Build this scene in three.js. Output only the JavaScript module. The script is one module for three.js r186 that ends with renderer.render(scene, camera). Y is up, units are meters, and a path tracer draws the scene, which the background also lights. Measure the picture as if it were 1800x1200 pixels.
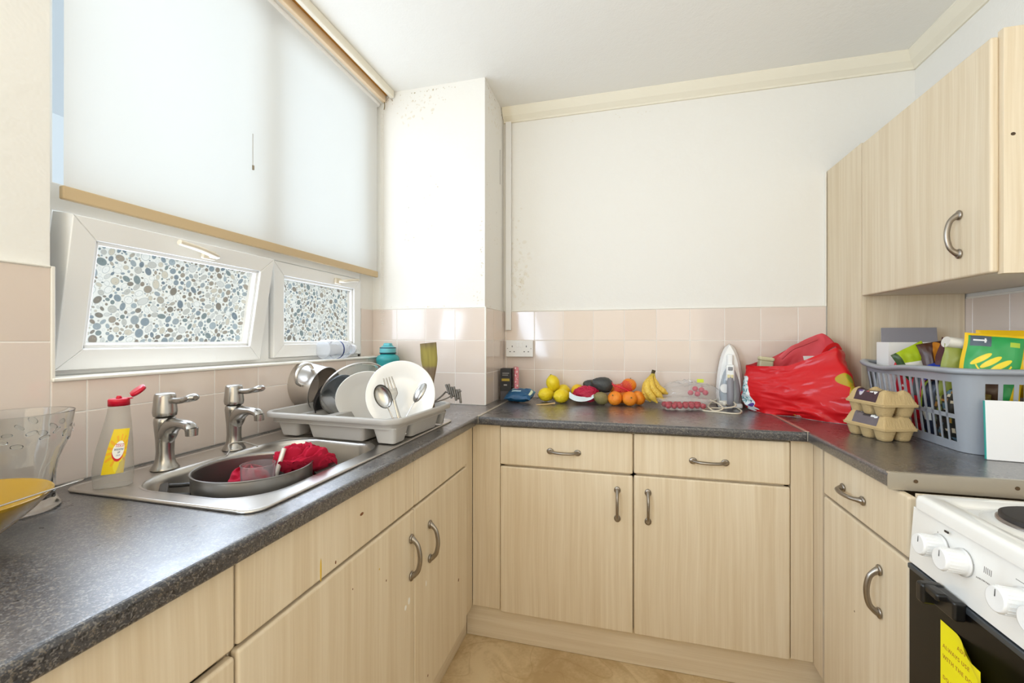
import * as THREE from 'three';
import { RoundedBoxGeometry } from 'three/addons/geometries/RoundedBoxGeometry.js';
import { mergeGeometries, mergeVertices, toCreasedNormals } from 'three/addons/utils/BufferGeometryUtils.js';
import { RectAreaLightUniformsLib } from 'three/addons/lights/RectAreaLightUniformsLib.js';

// ---------------------------------------------------------------- camera, sky, lights, exposure
const scene = new THREE.Scene();
const FOCAL = 754.69, HORIZON = 596.35, YAW = 0.2569, CAM = new THREE.Vector3(1.1437, 1.2134, 2.2064);
const camera = new THREE.PerspectiveCamera(2 * Math.atan(600 / FOCAL) * 180 / Math.PI, 1.5, 0.02, 200);
camera.position.copy(CAM);
camera.rotation.set(0, YAW, 0);
camera.setViewOffset(1800, 1200, 0, 600 - HORIZON, 1800, 1200);
scene.add(camera);

const SKY = 1.0;                                   // hazy bright daytime sky
scene.background = new THREE.Color().setRGB(0.84, 0.93, 1.0);
scene.backgroundIntensity = SKY;

RectAreaLightUniformsLib.init();
// daylight that comes in through the kitchen window (bare upper panes, behind the blind)
const dayWindow = new THREE.RectAreaLight(new THREE.Color().setRGB(0.95, 0.98, 1.0), 1.0, 1.14, 1.16);
dayWindow.position.set(-0.16, 1.76, 1.0);
dayWindow.lookAt(1, 1.76, 1.0);
dayWindow.name = 'window_daylight';
scene.add(dayWindow);
// the same daylight where it enters the room: off the lit blind and through the two hopper panes
for (const [name, w, h, power, x, y, z, tilt] of [['blind_daylight', 1.19, 0.8, 1.1, -0.018, 1.955, 0.955, 0], ['hopper_daylight', 0.42, 0.21, 8, -0.049, 1.314, 1.284, -0.177], ['hopper_daylight_001', 0.4, 0.21, 5, -0.074, 1.32, 0.694, 0]]) {
  const l = new THREE.RectAreaLight(new THREE.Color().setRGB(0.80, 0.92, 1.10), power, w, h);
  l.position.set(x, y, z); l.lookAt(x + 1, y + tilt, z); l.name = name; scene.add(l);
}
// cool light in an unseen side window, placed to light the cooker-side fronts
const unseenSideLight = new THREE.RectAreaLight(new THREE.Color().setRGB(0.72, 0.89, 1.10), 11.8, 0.86, 1.26);
unseenSideLight.position.set(-0.03, 1.6, 2.8);
unseenSideLight.lookAt(1, 1.95, 2.75);
unseenSideLight.name = 'unseen_side_light';
scene.add(unseenSideLight);
// unseen warm light behind the camera, placed to warm the surfaces that face it
const unseenRearLight = new THREE.RectAreaLight(new THREE.Color().setRGB(1.0, 0.85, 0.62), 2.8, 1.7, 1.3);
unseenRearLight.position.set(1.15, 1.6, 3.27);
unseenRearLight.lookAt(1.15, 2.5, 0);
unseenRearLight.name = 'unseen_rear_light';
scene.add(unseenRearLight);

const renderer = new THREE.WebGLRenderer({ antialias: true });
renderer.toneMapping = THREE.LinearToneMapping;
renderer.toneMappingExposure = 1.0;
renderer.shadowMap.enabled = true;

// ---------------------------------------------------------------- helpers
const V = (x, y, z) => new THREE.Vector3(x, y, z);
const rng = (s) => () => { s |= 0; s = (s + 0x6D2B79F5) | 0; let t = Math.imul(s ^ (s >>> 15), 1 | s); t = (t + Math.imul(t ^ (t >>> 7), 61 | t)) ^ t; return ((t ^ (t >>> 14)) >>> 0) / 4294967296; };
const rand = rng(77);
const lerp = (a, b, t) => a + (b - a) * t, clamp = (x, a, b) => Math.min(b, Math.max(a, x)), smooth = (x, a, b) => { const t = clamp((x - a) / (b - a), 0, 1); return t * t * (3 - 2 * t); };
// the room point that a photo pixel shows on a known plane (axis = value)
function at(u, v, axis, value) {
  const a = (u - 900) / FOCAL, b = -(v - HORIZON) / FOCAL, c = Math.cos(YAW), s = Math.sin(YAW);
  const d = V(a * c - s, b, -a * s - c), t = (value - CAM[axis]) / d[axis];
  return CAM.clone().addScaledVector(d, t);
}
const RIGHT = V(Math.cos(YAW), 0, -Math.sin(YAW)), BACK = V(Math.sin(YAW), 0, Math.cos(YAW)), UP = V(0, 1, 0);
const dirOf = (r, u, b) => V(0, 0, 0).addScaledVector(RIGHT, r).addScaledVector(UP, u).addScaledVector(BACK, b).normalize();

const used = new Map();
function numbered(n) { const k = used.get(n) ?? 0; used.set(n, k + 1); return k ? n + '_' + String(k).padStart(3, '0') : n; }
function clean(g) {                               // position, normal, uv; not indexed
  if (g.index) g = g.toNonIndexed();
  for (const k of Object.keys(g.attributes)) if (!['position', 'normal', 'uv', 'color'].includes(k)) g.deleteAttribute(k);
  if (!g.attributes.normal) g.computeVertexNormals();
  if (!g.attributes.uv) g.setAttribute('uv', new THREE.BufferAttribute(new Float32Array(g.attributes.position.count * 2), 2));
  g.morphAttributes = {};
  return g;
}
const merge = (...gs) => { gs = gs.flat(); return gs.length === 1 ? clean(gs[0]) : mergeGeometries(gs.map(clean)); };
function metreUV(g, ox = 0, oy = 0, turn = false) { // uv in metres, from the side that each face looks to
  g = clean(g);
  const p = g.attributes.position, uv = g.attributes.uv, e1 = V(), e2 = V(), a = V(), b = V(), c = V();
  for (let i = 0; i < p.count; i += 3) {
    a.fromBufferAttribute(p, i); b.fromBufferAttribute(p, i + 1); c.fromBufferAttribute(p, i + 2);
    e1.subVectors(b, a).cross(e2.subVectors(c, a));
    const x = Math.abs(e1.x), y = Math.abs(e1.y), z = Math.abs(e1.z);
    for (let k = 0; k < 3; k++) {
      const q = [a, b, c][k];
      let s, t;
      if (x >= y && x >= z) { s = q.z; t = q.y; } else if (y >= z) { s = q.x; t = q.z; } else { s = q.x; t = q.y; }
      if (turn) [s, t] = [t, s];
      uv.setXY(i + k, s + ox, t + oy);
    }
  }
  return g;
}
// rounded box from x0..x1, y0..y1, z0..z1
function box(x0, x1, y0, y1, z0, z1, r = 0.0015, seg = 2) {
  const w = Math.abs(x1 - x0), h = Math.abs(y1 - y0), d = Math.abs(z1 - z0);
  r = Math.min(r, w * 0.49, h * 0.49, d * 0.49);
  const g = r > 0 ? new RoundedBoxGeometry(w, h, d, seg, r) : new THREE.BoxGeometry(w, h, d);
  g.translate((x0 + x1) / 2, (y0 + y1) / 2, (z0 + z1) / 2);
  return clean(g);
}
const plain = (x0, x1, y0, y1, z0, z1) => box(x0, x1, y0, y1, z0, z1, 0);
function cyl(r0, r1, h, n = 24, open = false) { return clean(new THREE.CylinderGeometry(r1, r0, h, n, 1, open)); } // r0 at the foot
function lathe(pts, n = 32) { return clean(new THREE.LatheGeometry(pts.map(([r, y]) => new THREE.Vector2(Math.max(r, 1e-5), y)), n)); }
const smoothNormals = (g, angle = 0.7) => clean(toCreasedNormals(g, angle));
// grid surface: f(i/n, j/m) -> Vector3
function grid(f, n, m, closeU = false) {
  const pos = [], uv = [], idx = [];
  for (let j = 0; j <= m; j++) for (let i = 0; i <= n; i++) { const q = f(i / n, j / m); pos.push(q.x, q.y, q.z); uv.push(i / n, j / m); }
  for (let j = 0; j < m; j++) for (let i = 0; i < n; i++) { const a = j * (n + 1) + i, b = a + 1, c = a + n + 1, d = c + 1; idx.push(a, b, d, a, d, c); }
  const g = new THREE.BufferGeometry();
  g.setAttribute('position', new THREE.Float32BufferAttribute(pos, 3));
  g.setAttribute('uv', new THREE.Float32BufferAttribute(uv, 2));
  g.setIndex(idx); g.computeVertexNormals();
  if (closeU) { const N = g.attributes.normal; for (let j = 0; j <= m; j++) { const a = j * (n + 1), b = a + n, s = V().fromBufferAttribute(N, a).add(V().fromBufferAttribute(N, b)).normalize(); N.setXYZ(a, s.x, s.y, s.z); N.setXYZ(b, s.x, s.y, s.z); } }
  return g;
}
// tube with varying radius; rad(t) -> r or [across, along the normal]; capped
function sweep(pts, rad, n = 24, m = 12, closed = false, up = null) {
  const curve = pts.isCurve ? pts : new THREE.CatmullRomCurve3(pts, closed, 'centripetal');
  const P = curve.getSpacedPoints(n), T = P.map((_, i) => curve.getTangentAt(i / n));
  let N = null; const frames = [];
  for (let i = 0; i <= n; i++) {
    if (up) N = up.clone(); else if (!N) { N = Math.abs(T[0].y) < 0.9 ? V(0, 1, 0) : V(1, 0, 0); }
    N = N.clone().addScaledVector(T[i], -N.dot(T[i])).normalize();
    frames.push([N, T[i].clone().cross(N)]);
  }
  const side = clean(grid((a, b) => {
    const i = Math.round(b * n), [nn, bb] = frames[i], r = rad(b), [ra, rb] = Array.isArray(r) ? r : [r, r], w = -a * Math.PI * 2;
    return P[i].clone().addScaledVector(bb, Math.cos(w) * ra).addScaledVector(nn, Math.sin(w) * rb);
  }, m, n, true));
  if (closed) return side;
  const caps = [0, 1].map((e) => {
    const i = e * n, [nn, bb] = frames[i], r = rad(e), [ra, rb] = Array.isArray(r) ? r : [r, r], pos = [];
    for (let k = 0; k < m; k++) {
      const q = (w) => P[i].clone().addScaledVector(bb, Math.cos(w) * ra).addScaledVector(nn, Math.sin(w) * rb);
      const A = q(k / m * 2 * Math.PI), B = q((k + 1) / m * 2 * Math.PI);
      for (const x of e ? [P[i], A, B] : [P[i], B, A]) pos.push(x.x, x.y, x.z);
    }
    const g = new THREE.BufferGeometry(); g.setAttribute('position', new THREE.Float32BufferAttribute(pos, 3)); g.computeVertexNormals(); return clean(g);
  });
  return merge(side, ...caps);
}
// rounded rectangle in the ground plane
function rrect(cx, cz, hx, hz, r, n = 8) {
  const pts = [];
  for (const [sx, sz, a0] of [[1, 1, 0], [-1, 1, 1], [-1, -1, 2], [1, -1, 3]])
    for (let k = 0; k <= n; k++) { const a = (a0 + k / n) * Math.PI / 2; pts.push([cx + sx * (hx - r) + Math.cos(a) * r, cz + sz * (hz - r) + Math.sin(a) * r]); }
  return pts;
}
function loft(rings, closed = true) {             // rings: arrays of Vector3 of one length
  const n = rings[0].length;
  return grid((a, b) => rings[Math.round(b * (rings.length - 1))][closed ? Math.round(a * n) % n : Math.round(a * (n - 1))], closed ? n : n - 1, rings.length - 1, closed);
}
const ringAt = (pts, y) => pts.map(([x, z]) => V(x, y, z));
function plate(pts, y0, y1, holes = [], bevel = 0) { // flat slab from ground-plane outlines
  const s = new THREE.Shape(pts.map(([x, z]) => new THREE.Vector2(x, z)));
  for (const h of holes) s.holes.push(new THREE.Path(h.map(([x, z]) => new THREE.Vector2(x, z))));
  const g = new THREE.ExtrudeGeometry(s, { depth: y1 - y0 - 2 * bevel, bevelEnabled: bevel > 0, bevelThickness: bevel, bevelSize: bevel, bevelOffset: -bevel, bevelSegments: 2, curveSegments: 6 });
  g.rotateX(Math.PI / 2); g.translate(0, y1 - bevel, 0);
  return clean(g);
}
const extrudeXY = (pts, depth, bevel = 0) => clean(new THREE.ExtrudeGeometry(new THREE.Shape(pts.map(([x, y]) => new THREE.Vector2(x, y))), { depth, bevelEnabled: bevel > 0, bevelThickness: bevel, bevelSize: bevel, bevelOffset: -bevel, bevelSegments: 2 }));
const place = (g, m) => { g = g.clone(); g.applyMatrix4(m); return g; };
const mat4 = (p, q, s = V(1, 1, 1)) => new THREE.Matrix4().compose(p, q, s);
const euler = (x, y, z, o = 'XYZ') => new THREE.Quaternion().setFromEuler(new THREE.Euler(x, y, z, o));
const yTo = (d) => new THREE.Quaternion().setFromUnitVectors(UP, d.clone().normalize());
const basis = (x, y, z) => new THREE.Quaternion().setFromRotationMatrix(new THREE.Matrix4().makeBasis(x, y, z));
const strip = (g) => { g = clean(g); return g; };

function part(name, g, m, parent, label) { const o = new THREE.Mesh(clean(g), m); o.name = name; if (label) o.userData.label = label; parent.add(o); return o; }
function thing(name, label, category, pos = [0, 0, 0], group) {
  const o = new THREE.Group(); o.name = numbered(name); o.position.set(...(pos.isVector3 ? pos.toArray() : pos)); o.userData = { label, category };
  if (group) o.userData.group = group;
  scene.add(o); return o;
}
function solo(name, g, m, label, category, pos = [0, 0, 0], group) {
  const o = new THREE.Mesh(clean(g), m); o.name = numbered(name); o.position.set(...(pos.isVector3 ? pos.toArray() : pos)); o.userData = { label, category };
  if (group) o.userData.group = group;
  scene.add(o); return o;
}
function struct(name, g, m) { const o = g ? new THREE.Mesh(clean(g), m) : new THREE.Group(); o.name = name; o.userData = { kind: 'structure' }; scene.add(o); return o; }

// ---------------------------------------------------------------- textures
function lattice(px, py, seed) {                  // periodic value noise on [0,1)^2
  const r = rng(seed), a = new Float32Array(px * py); for (let i = 0; i < a.length; i++) a[i] = r();
  return (x, y) => {
    x *= px; y *= py; let ix = Math.floor(x), iy = Math.floor(y), fx = x - ix, fy = y - iy; fx = fx * fx * (3 - 2 * fx); fy = fy * fy * (3 - 2 * fy);
    ix = ((ix % px) + px) % px; iy = ((iy % py) + py) % py; const jx = (ix + 1) % px, jy = (iy + 1) % py;
    return lerp(lerp(a[iy * px + ix], a[iy * px + jx], fx), lerp(a[jy * px + ix], a[jy * px + jx], fx), fy);
  };
}
function dataTex(w, h, f, sx, sy, srgb = true) {  // f(u, v) -> [r, g, b] 0..255; covers sx by sy metres
  const d = new Uint8Array(w * h * 4);
  for (let y = 0; y < h; y++) for (let x = 0; x < w; x++) { const c = f(x / w, y / h), o = (y * w + x) * 4; d[o] = clamp(c[0], 0, 255); d[o + 1] = clamp(c[1], 0, 255); d[o + 2] = clamp(c[2], 0, 255); d[o + 3] = 255; }
  const t = new THREE.DataTexture(d, w, h); t.magFilter = THREE.LinearFilter; t.wrapS = t.wrapT = THREE.RepeatWrapping; t.repeat.set(1 / sx, 1 / sy);
  if (srgb) t.colorSpace = THREE.SRGBColorSpace; t.needsUpdate = true; return t;
}
function canvasTex(w, h, draw) {
  const c = document.createElement('canvas'); c.width = w; c.height = h; const x = c.getContext('2d'); draw(x, w, h);
  const t = new THREE.CanvasTexture(c); t.colorSpace = THREE.SRGBColorSpace; t.magFilter = THREE.LinearFilter; return t;
}
const mix3 = (a, b, t) => [lerp(a[0], b[0], t), lerp(a[1], b[1], t), lerp(a[2], b[2], t)];
const std = (color, rough = 0.6, metal = 0, more = {}) => new THREE.MeshStandardMaterial({ color, roughness: rough, metalness: metal, ...more });
const phys = (o) => new THREE.MeshPhysicalMaterial(o);

const woodTex = (() => {
  const a = lattice(14, 3, 1), b = lattice(60, 4, 2), c = lattice(200, 6, 3), d = lattice(480, 24, 4), w = lattice(4, 6, 5);
  return dataTex(1024, 1024, (u, v) => {
    const x = u + (w(u, v) - 0.5) * 0.012;
    const t = 0.30 * a(x, v) + 0.28 * b(x, v) + 0.26 * c(x, v) + 0.16 * d(x, v);
    const k = clamp((t - 0.2) * 1.6, 0, 1);
    return mix3([216, 196, 164], [233, 218, 192], k);
  }, 0.62, 1.3);
})();
const worktopTex = (() => {
  const a = lattice(150, 150, 11), b = lattice(260, 260, 12), c = lattice(110, 110, 13), e = lattice(330, 330, 15), f = lattice(9, 9, 16);
  return dataTex(1024, 1024, (u, v) => {
    let col = mix3([50, 50, 55], [66, 65, 68], f(u, v));
    const p = a(u, v), q = b(u, v), r = c(u, v), s = e(u, v);
    col = mix3(col, [112, 109, 106], smooth(p * 0.55 + q * 0.45, 0.58, 0.72));
    col = mix3(col, [128, 116, 98], smooth(r * 0.5 + s * 0.5, 0.64, 0.76) * 0.7);
    col = mix3(col, [26, 26, 30], smooth(1 - (r * 0.4 + q * 0.6), 0.6, 0.78));
    return col;
  }, 0.36, 0.36);
})();
const floorTex = (() => {
  const a = lattice(5, 5, 21), b = lattice(14, 12, 22), c = lattice(50, 44, 23), d = lattice(180, 180, 24), w = lattice(7, 7, 25);
  return dataTex(1024, 1024, (u, v) => {
    const x = u + (w(u, v) - 0.5) * 0.12, y = v + (w(v, u) - 0.5) * 0.12;
    const t = 0.4 * a(x, y) + 0.3 * b(x, y) + 0.2 * c(x, y) + 0.1 * d(u, v);
    let col = mix3([190, 160, 115], [226, 202, 160], smooth(t, 0.25, 0.75));
    return mix3(col, [168, 132, 86], smooth(Math.abs(b(y, x) - 0.5), 0.03, 0.0) * 0.25);
  }, 1.1, 1.1);
})();
const plasterBump = (() => { const a = lattice(40, 40, 31), b = lattice(160, 160, 32), c = lattice(12, 12, 33); return dataTex(512, 512, (u, v) => { const t = 255 * (0.35 * a(u, v) + 0.25 * b(u, v) + 0.4 * c(u, v)); return [t, t, t]; }, 0.8, 0.8, false); })();
const brushedBump = (() => { const a = lattice(8, 400, 41), b = lattice(40, 200, 42); return dataTex(512, 512, (u, v) => { const t = 255 * (0.6 * a(u, v) + 0.4 * b(u, v)); return [t, t, t]; }, 0.3, 0.3, false); })();
const smearRough = (() => { const a = lattice(10, 8, 51), b = lattice(40, 30, 52), c = lattice(150, 150, 53); return dataTex(512, 512, (u, v) => { const t = 90 + 70 * a(u, v) + 45 * b(u, v) + 30 * c(u, v); return [t, t, t]; }, 0.7, 0.7, false); })();

const M = {
  wood: std(0xffffff, 0.5, 0, { map: woodTex }),
  woodEdge: std(0xc9a878, 0.55),
  worktop: phys({ color: 0xffffff, roughness: 0.5, map: worktopTex, roughnessMap: smearRough, clearcoat: 1, clearcoatRoughness: 0.34 }),
  floor: std(0xffffff, 0.45, 0, { map: floorTex }),
  paint: std(0xf2efe8, 0.85, 0, { bumpMap: plasterBump, bumpScale: 0.0015 }),
  ceiling: std(0xf8f6f0, 0.9, 0, { bumpMap: plasterBump, bumpScale: 0.0012 }),
  coving: std(0xf2ebd8, 0.7),
  tile: [0xe6d7cb, 0xe8d9ce, 0xe3d3c6].map((c) => phys({ color: c, roughness: 0.12, clearcoat: 0.3, clearcoatRoughness: 0.05 })),
  grout: std(0xf6f1ea, 0.85),
  upvc: std(0xf2f2f0, 0.3),
  bead: std(0xf0ece2, 0.4),
  steel: std(0xc9c5bf, 0.28, 1, { bumpMap: brushedBump, bumpScale: 0.00004 }),
  steelDull: std(0xb5b0a8, 0.42, 1),
  chrome: std(0xaaa7a2, 0.26, 1),
  nickel: std(0x9c948a, 0.33, 1),
  white: std(0xf1f0ee, 0.4),
  whiteGloss: phys({ color: 0xf0f1f0, roughness: 0.25, clearcoat: 0.6, clearcoatRoughness: 0.1 }),
  ceramic: phys({ color: 0xefece6, roughness: 0.18, clearcoat: 0.7, clearcoatRoughness: 0.06 }),
  black: std(0x17171a, 0.45),
  grey: std(0xb9b5b0, 0.5),
  aluminium: std(0xc9c2b4, 0.4, 0.8),
  glass: phys({ color: 0xffffff, roughness: 0.03, transmission: 1, ior: 1.46, thickness: 0.01 }),
  pane: phys({ color: 0xf4f8fa, roughness: 0.02, transmission: 1, ior: 1.5, thickness: 0 }),
  film: phys({ color: 0xffffff, roughness: 0.12, transmission: 0.93, ior: 1.3, thickness: 0, side: THREE.DoubleSide }),
};
// ---------------------------------------------------------------- the room
const CEIL = 2.43, XW = 2.337, ZF = 3.3, WT = 0.908, TS = 0.152, YS = 1.2085;   // ceiling, far side wall, rear wall, worktop level, tile pitch, a tile joint
const ROWS = [[WT + 0.001, YS - TS], [YS - TS, YS], [YS, YS + TS]];
const tileGeo = new Map();
function tileMesh(w, h) {
  const k = w.toFixed(4) + ',' + h.toFixed(4);
  if (!tileGeo.has(k)) tileGeo.set(k, clean(new RoundedBoxGeometry(w, h, 0.007, 1, 0.0014)));
  return tileGeo.get(k);
}
// tiles on a vertical face: along runs s0..s1, o + dir * s, n points out of the wall; face = the plane of the tile fronts
function tiling(wall, s0, s1, joint, rows, o, dir, n) {
  const q = basis(dir, UP, n), g = 0.001;
  let k = Math.ceil((s0 - joint) / TS - 1e-6) - 1;
  const cuts = [s0]; for (let s = joint + (k + 1) * TS; s < s1 - 1e-6; s += TS) if (s > s0 + 0.004 && s < s1 - 0.004) cuts.push(s); cuts.push(s1);
  for (const [y0, y1] of rows) for (let i = 0; i + 1 < cuts.length; i++) {
    const m = new THREE.Mesh(tileMesh(cuts[i + 1] - cuts[i] - 2 * g, y1 - y0 - 2 * g), M.tile[Math.floor(rand() * 3)]);
    m.name = 'tile'; m.quaternion.copy(q).multiply(euler((rand() - 0.5) * 0.004, (rand() - 0.5) * 0.004, 0));
    m.position.copy(o).addScaledVector(dir, (cuts[i] + cuts[i + 1]) / 2).addScaledVector(UP, (y0 + y1) / 2).addScaledVector(n, -0.0035);
    wall.add(m);
  }
  const ya = rows[0][0], yb = rows[rows.length - 1][1];
  const gg = clean(new THREE.BoxGeometry(s1 - s0, yb - ya, 0.0035)); gg.applyMatrix4(mat4(o.clone().addScaledVector(dir, (s0 + s1) / 2).addScaledVector(UP, (ya + yb) / 2).addScaledVector(n, -0.0026), q));
  part('grout', gg, M.grout, wall);
}

struct('floor', metreUV(plain(-0.25, XW + 0.15, -0.08, 0, -0.15, ZF + 0.15)), M.floor);
struct('ceiling', metreUV(plain(-0.25, XW + 0.15, CEIL, CEIL + 0.1, -0.15, ZF + 0.15)), M.ceiling);

// stains and chips on the old paint, as printed on a sheet that covers the wall (in metres)
function stainedPaint(w, h, x0, y0, marks, base = '#f2efe8') {
  const k = Math.min(700, 2040 / Math.max(w, h)), r = rng(Math.round(w * 1000 + marks.length));
  const t = canvasTex(Math.round(w * k), Math.round(h * k), (c, W, H) => {
    c.fillStyle = base; c.fillRect(0, 0, W, H);
    for (const [mx, my, sx, sy, n, col, al, big] of marks) for (let i = 0; i < n; i++) {
      const x = (mx + (r() + r() - 1) * sx - x0) * k, y = H - (my + (r() + r() - 1) * sy - y0) * k, s = (0.0012 + r() * (big || 0.004)) * k;
      c.globalAlpha = al * (0.4 + r() * 0.6); c.fillStyle = col; c.beginPath(); c.ellipse(x, y, s * (0.4 + r()), s * (0.4 + r()), r() * 3, 0, 7); c.fill();
    }
    c.globalAlpha = 1;
  });
  t.wrapS = t.wrapT = THREE.ClampToEdgeWrapping; t.repeat.set(1 / w, 1 / h); t.offset.set(-x0 / w, -y0 / h);
  return std(0xffffff, 0.85, 0, { map: t, bumpMap: plasterBump, bumpScale: 0.0015 });
}

// window wall with its opening
const Z0 = 0.318, Z1 = 1.59, SILL = 1.133, HEAD = 2.38, PX = -0.007;
const SW = [2.35, 3.25, SILL - 0.006, 2.25];                      // unseen second window, out of view
const wallLeft = struct('wall_left', metreUV(merge(
  plain(-0.25, PX, -0.08, SILL - 0.006, -0.15, ZF + 0.15), plain(-0.25, PX, SILL - 0.006, CEIL, Z1, SW[0]), plain(-0.25, PX, SILL - 0.006, CEIL, SW[1], ZF + 0.15), plain(-0.25, PX, SW[3], CEIL, SW[0], SW[1]),  plain(-0.25, PX, HEAD, CEIL, -0.15, Z1), plain(-0.25, -0.073, SILL - 0.006, HEAD, -0.15, 0.415))), M.paint);
tiling(wallLeft, -1.592 + 0, -Z0, -1.5305, [ROWS[0]], V(0, 0, 0), V(0, 0, -1), V(1, 0, 0));
tiling(wallLeft, -1.592, -Z0, -1.5305, [[YS - TS, SILL - 0.006]], V(0, 0, 0), V(0, 0, -1), V(1, 0, 0));
tiling(wallLeft, -2.14, -1.592, -1.5305, ROWS, V(0, 0, 0), V(0, 0, -1), V(1, 0, 0));
tiling(wallLeft, -0.418, -Z0, -0.418, [[SILL, YS], [YS, YS + TS]], V(-0.066, 0, 0), V(0, 0, -1), V(1, 0, 0));
part('tile_edge_bead', merge(box(-0.004, 0.003, SILL - 0.004, YS + TS + 0.004, 1.586, 1.593, 0.002), box(-0.012, 0.003, YS + TS, YS + TS + 0.005, 1.593, 2.14, 0.002)), M.bead, wallLeft);

const wallBack = struct('wall_back', metreUV(plain(-0.25, XW + 0.15, -0.08, CEIL, -0.15, PX)), stainedPaint(2.8, 2.6, -0.3, -0.1, [
  [0.60, 1.56, 0.06, 0.22, 60, '#c9b48c', 0.14, 0.012], [0.60, 1.52, 0.04, 0.13, 30, '#a88c5c', 0.35, 0.002], [0.58, 1.85, 0.05, 0.2, 14, '#c2ab82', 0.2, 0.006], [1.05, 2.33, 0.5, 0.02, 14, '#cdbd9c', 0.3, 0.003]]));
tiling(wallBack, 0.5226, 2.012, 0.6856, ROWS, V(0, 0, 0), V(1, 0, 0), V(0, 0, 1));
part('tile_edge_bead', merge(box(0.5226, 2.012, YS + TS, YS + TS + 0.005, -0.012, 0.002, 0.002), box(2.006, 2.013, YS + TS, 1.96, -0.01, 0.004, 0.002)), M.bead, wallBack);

const wallRight = struct('wall_right', metreUV(plain(XW + 0.007, XW + 0.15, -0.08, CEIL, -0.15, ZF + 0.15)), M.paint);
tiling(wallRight, 0.2, 1.75, 0.47, ROWS, V(XW, 0, 0), V(0, 0, 1), V(-1, 0, 0));
part('tile_edge_bead', box(XW - 0.003, XW + 0.01, YS + TS, YS + TS + 0.006, 0.29, 1.75, 0.002), M.bead, wallRight);

// boxed pipe chase in the corner beside the window
const CX = 0.5226, CZ = 0.318;
const wallCorner = struct('wall_corner', metreUV(plain(-0.25, CX - 0.007, -0.06, CEIL, -0.1, CZ - 0.007)), stainedPaint(0.85, 2.6, -0.3, -0.1, [
  [0.20, 2.36, 0.16, 0.05, 60, '#b89a6a', 0.3, 0.003], [0.16, 2.30, 0.10, 0.06, 20, '#c7b083', 0.25, 0.009], [0.02, 2.39, 0.03, 0.02, 14, '#7d5f35', 0.5, 0.003], [0.24, 2.41, 0.24, 0.006, 26, '#8d7448', 0.5, 0.0025],
  [0.13, 1.72, 0.05, 0.04, 10, '#a68b5c', 0.35, 0.002], [0.50, 1.64, 0.012, 0.25, 22, '#9b8258', 0.45, 0.0022], [0.48, 1.42, 0.03, 0.05, 12, '#b09468', 0.3, 0.003], [0.22, 1.37, 0.25, 0.006, 22, '#b39c72', 0.4, 0.0022],
  [0.12, 1.85, 0.03, 0.35, 16, '#77685a', 0.5, 0.0016], [0.24, 1.95, 0.05, 0.3, 10, '#9b8258', 0.4, 0.003]]));
tiling(wallCorner, -0.07, CX, CX, ROWS, V(0, 0, CZ), V(1, 0, 0), V(0, 0, 1));
tiling(wallCorner, -CZ + 0.001, 0, -CZ + 0.118, ROWS, V(CX, 0, 0), V(0, 0, -1), V(1, 0, 0));
part('tile_edge_bead', merge(box(CX - 0.006, CX + 0.0015, WT + 0.002, YS + TS + 0.004, CZ - 0.006, CZ + 0.0015, 0.002), box(-0.07, CX, YS + TS, YS + TS + 0.005, CZ - 0.012, CZ + 0.0015, 0.002), box(CX - 0.012, CX + 0.001, YS + TS, YS + TS + 0.004, 0, CZ, 0.0015)), M.bead, wallCorner);
part('crack', plain(CX - 0.0075, CX - 0.0065, 2.02, 2.2, 0.058, 0.062), std(0x6f675c, 0.9), wallCorner, 'dark crack in the paint');

// rear wall out of view, with an unseen opening for the warm light
const RW = [0.3, 2.0, 0.95, 2.25];
struct('wall_front', metreUV(merge(plain(-0.25, RW[0], -0.08, CEIL, ZF, ZF + 0.15), plain(RW[1], XW + 0.15, -0.08, CEIL, ZF, ZF + 0.15), plain(RW[0], RW[1], -0.08, RW[2], ZF, ZF + 0.15), plain(RW[0], RW[1], RW[3], CEIL, ZF, ZF + 0.15))), M.paint);
struct('trim_4', merge(box(RW[0] - 0.06, RW[1] + 0.06, RW[2] - 0.06, RW[2], ZF - 0.015, ZF, 0.004), box(RW[0] - 0.06, RW[1] + 0.06, RW[3], RW[3] + 0.06, ZF - 0.015, ZF, 0.004), box(RW[0] - 0.06, RW[0], RW[2], RW[3], ZF - 0.015, ZF, 0.004), box(RW[1], RW[1] + 0.06, RW[2], RW[3], ZF - 0.015, ZF, 0.004)), M.bead);
// added shell beyond the unseen opening, keeps sky light out
struct('added_wall_far', metreUV(merge(plain(-0.4, XW + 0.3, -0.08, CEIL + 0.1, 5.4, 5.5), plain(-0.4, -0.25, -0.08, CEIL + 0.1, ZF + 0.15, 5.5), plain(XW + 0.15, XW + 0.3, -0.08, CEIL + 0.1, ZF + 0.15, 5.5), plain(-0.4, XW + 0.3, CEIL, CEIL + 0.1, ZF + 0.15, 5.5), plain(-0.4, XW + 0.3, -0.08, 0, ZF + 0.15, 5.5))), M.paint);

const win2 = struct('unseen_window_2');  // out of view, stands where the cool side light comes in
part('window_frame', merge(box(-0.13, -0.07, SW[2], SW[2] + 0.06, SW[0], SW[1]), box(-0.13, -0.07, SW[3] - 0.06, SW[3], SW[0], SW[1]), box(-0.13, -0.07, SW[2], SW[3], SW[0], SW[0] + 0.06), box(-0.13, -0.07, SW[2], SW[3], SW[1] - 0.06, SW[1])), M.upvc, win2);
part('pane', plain(-0.102, -0.098, SW[2] + 0.06, SW[3] - 0.06, SW[0] + 0.06, SW[1] - 0.06), M.pane, win2);

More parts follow.
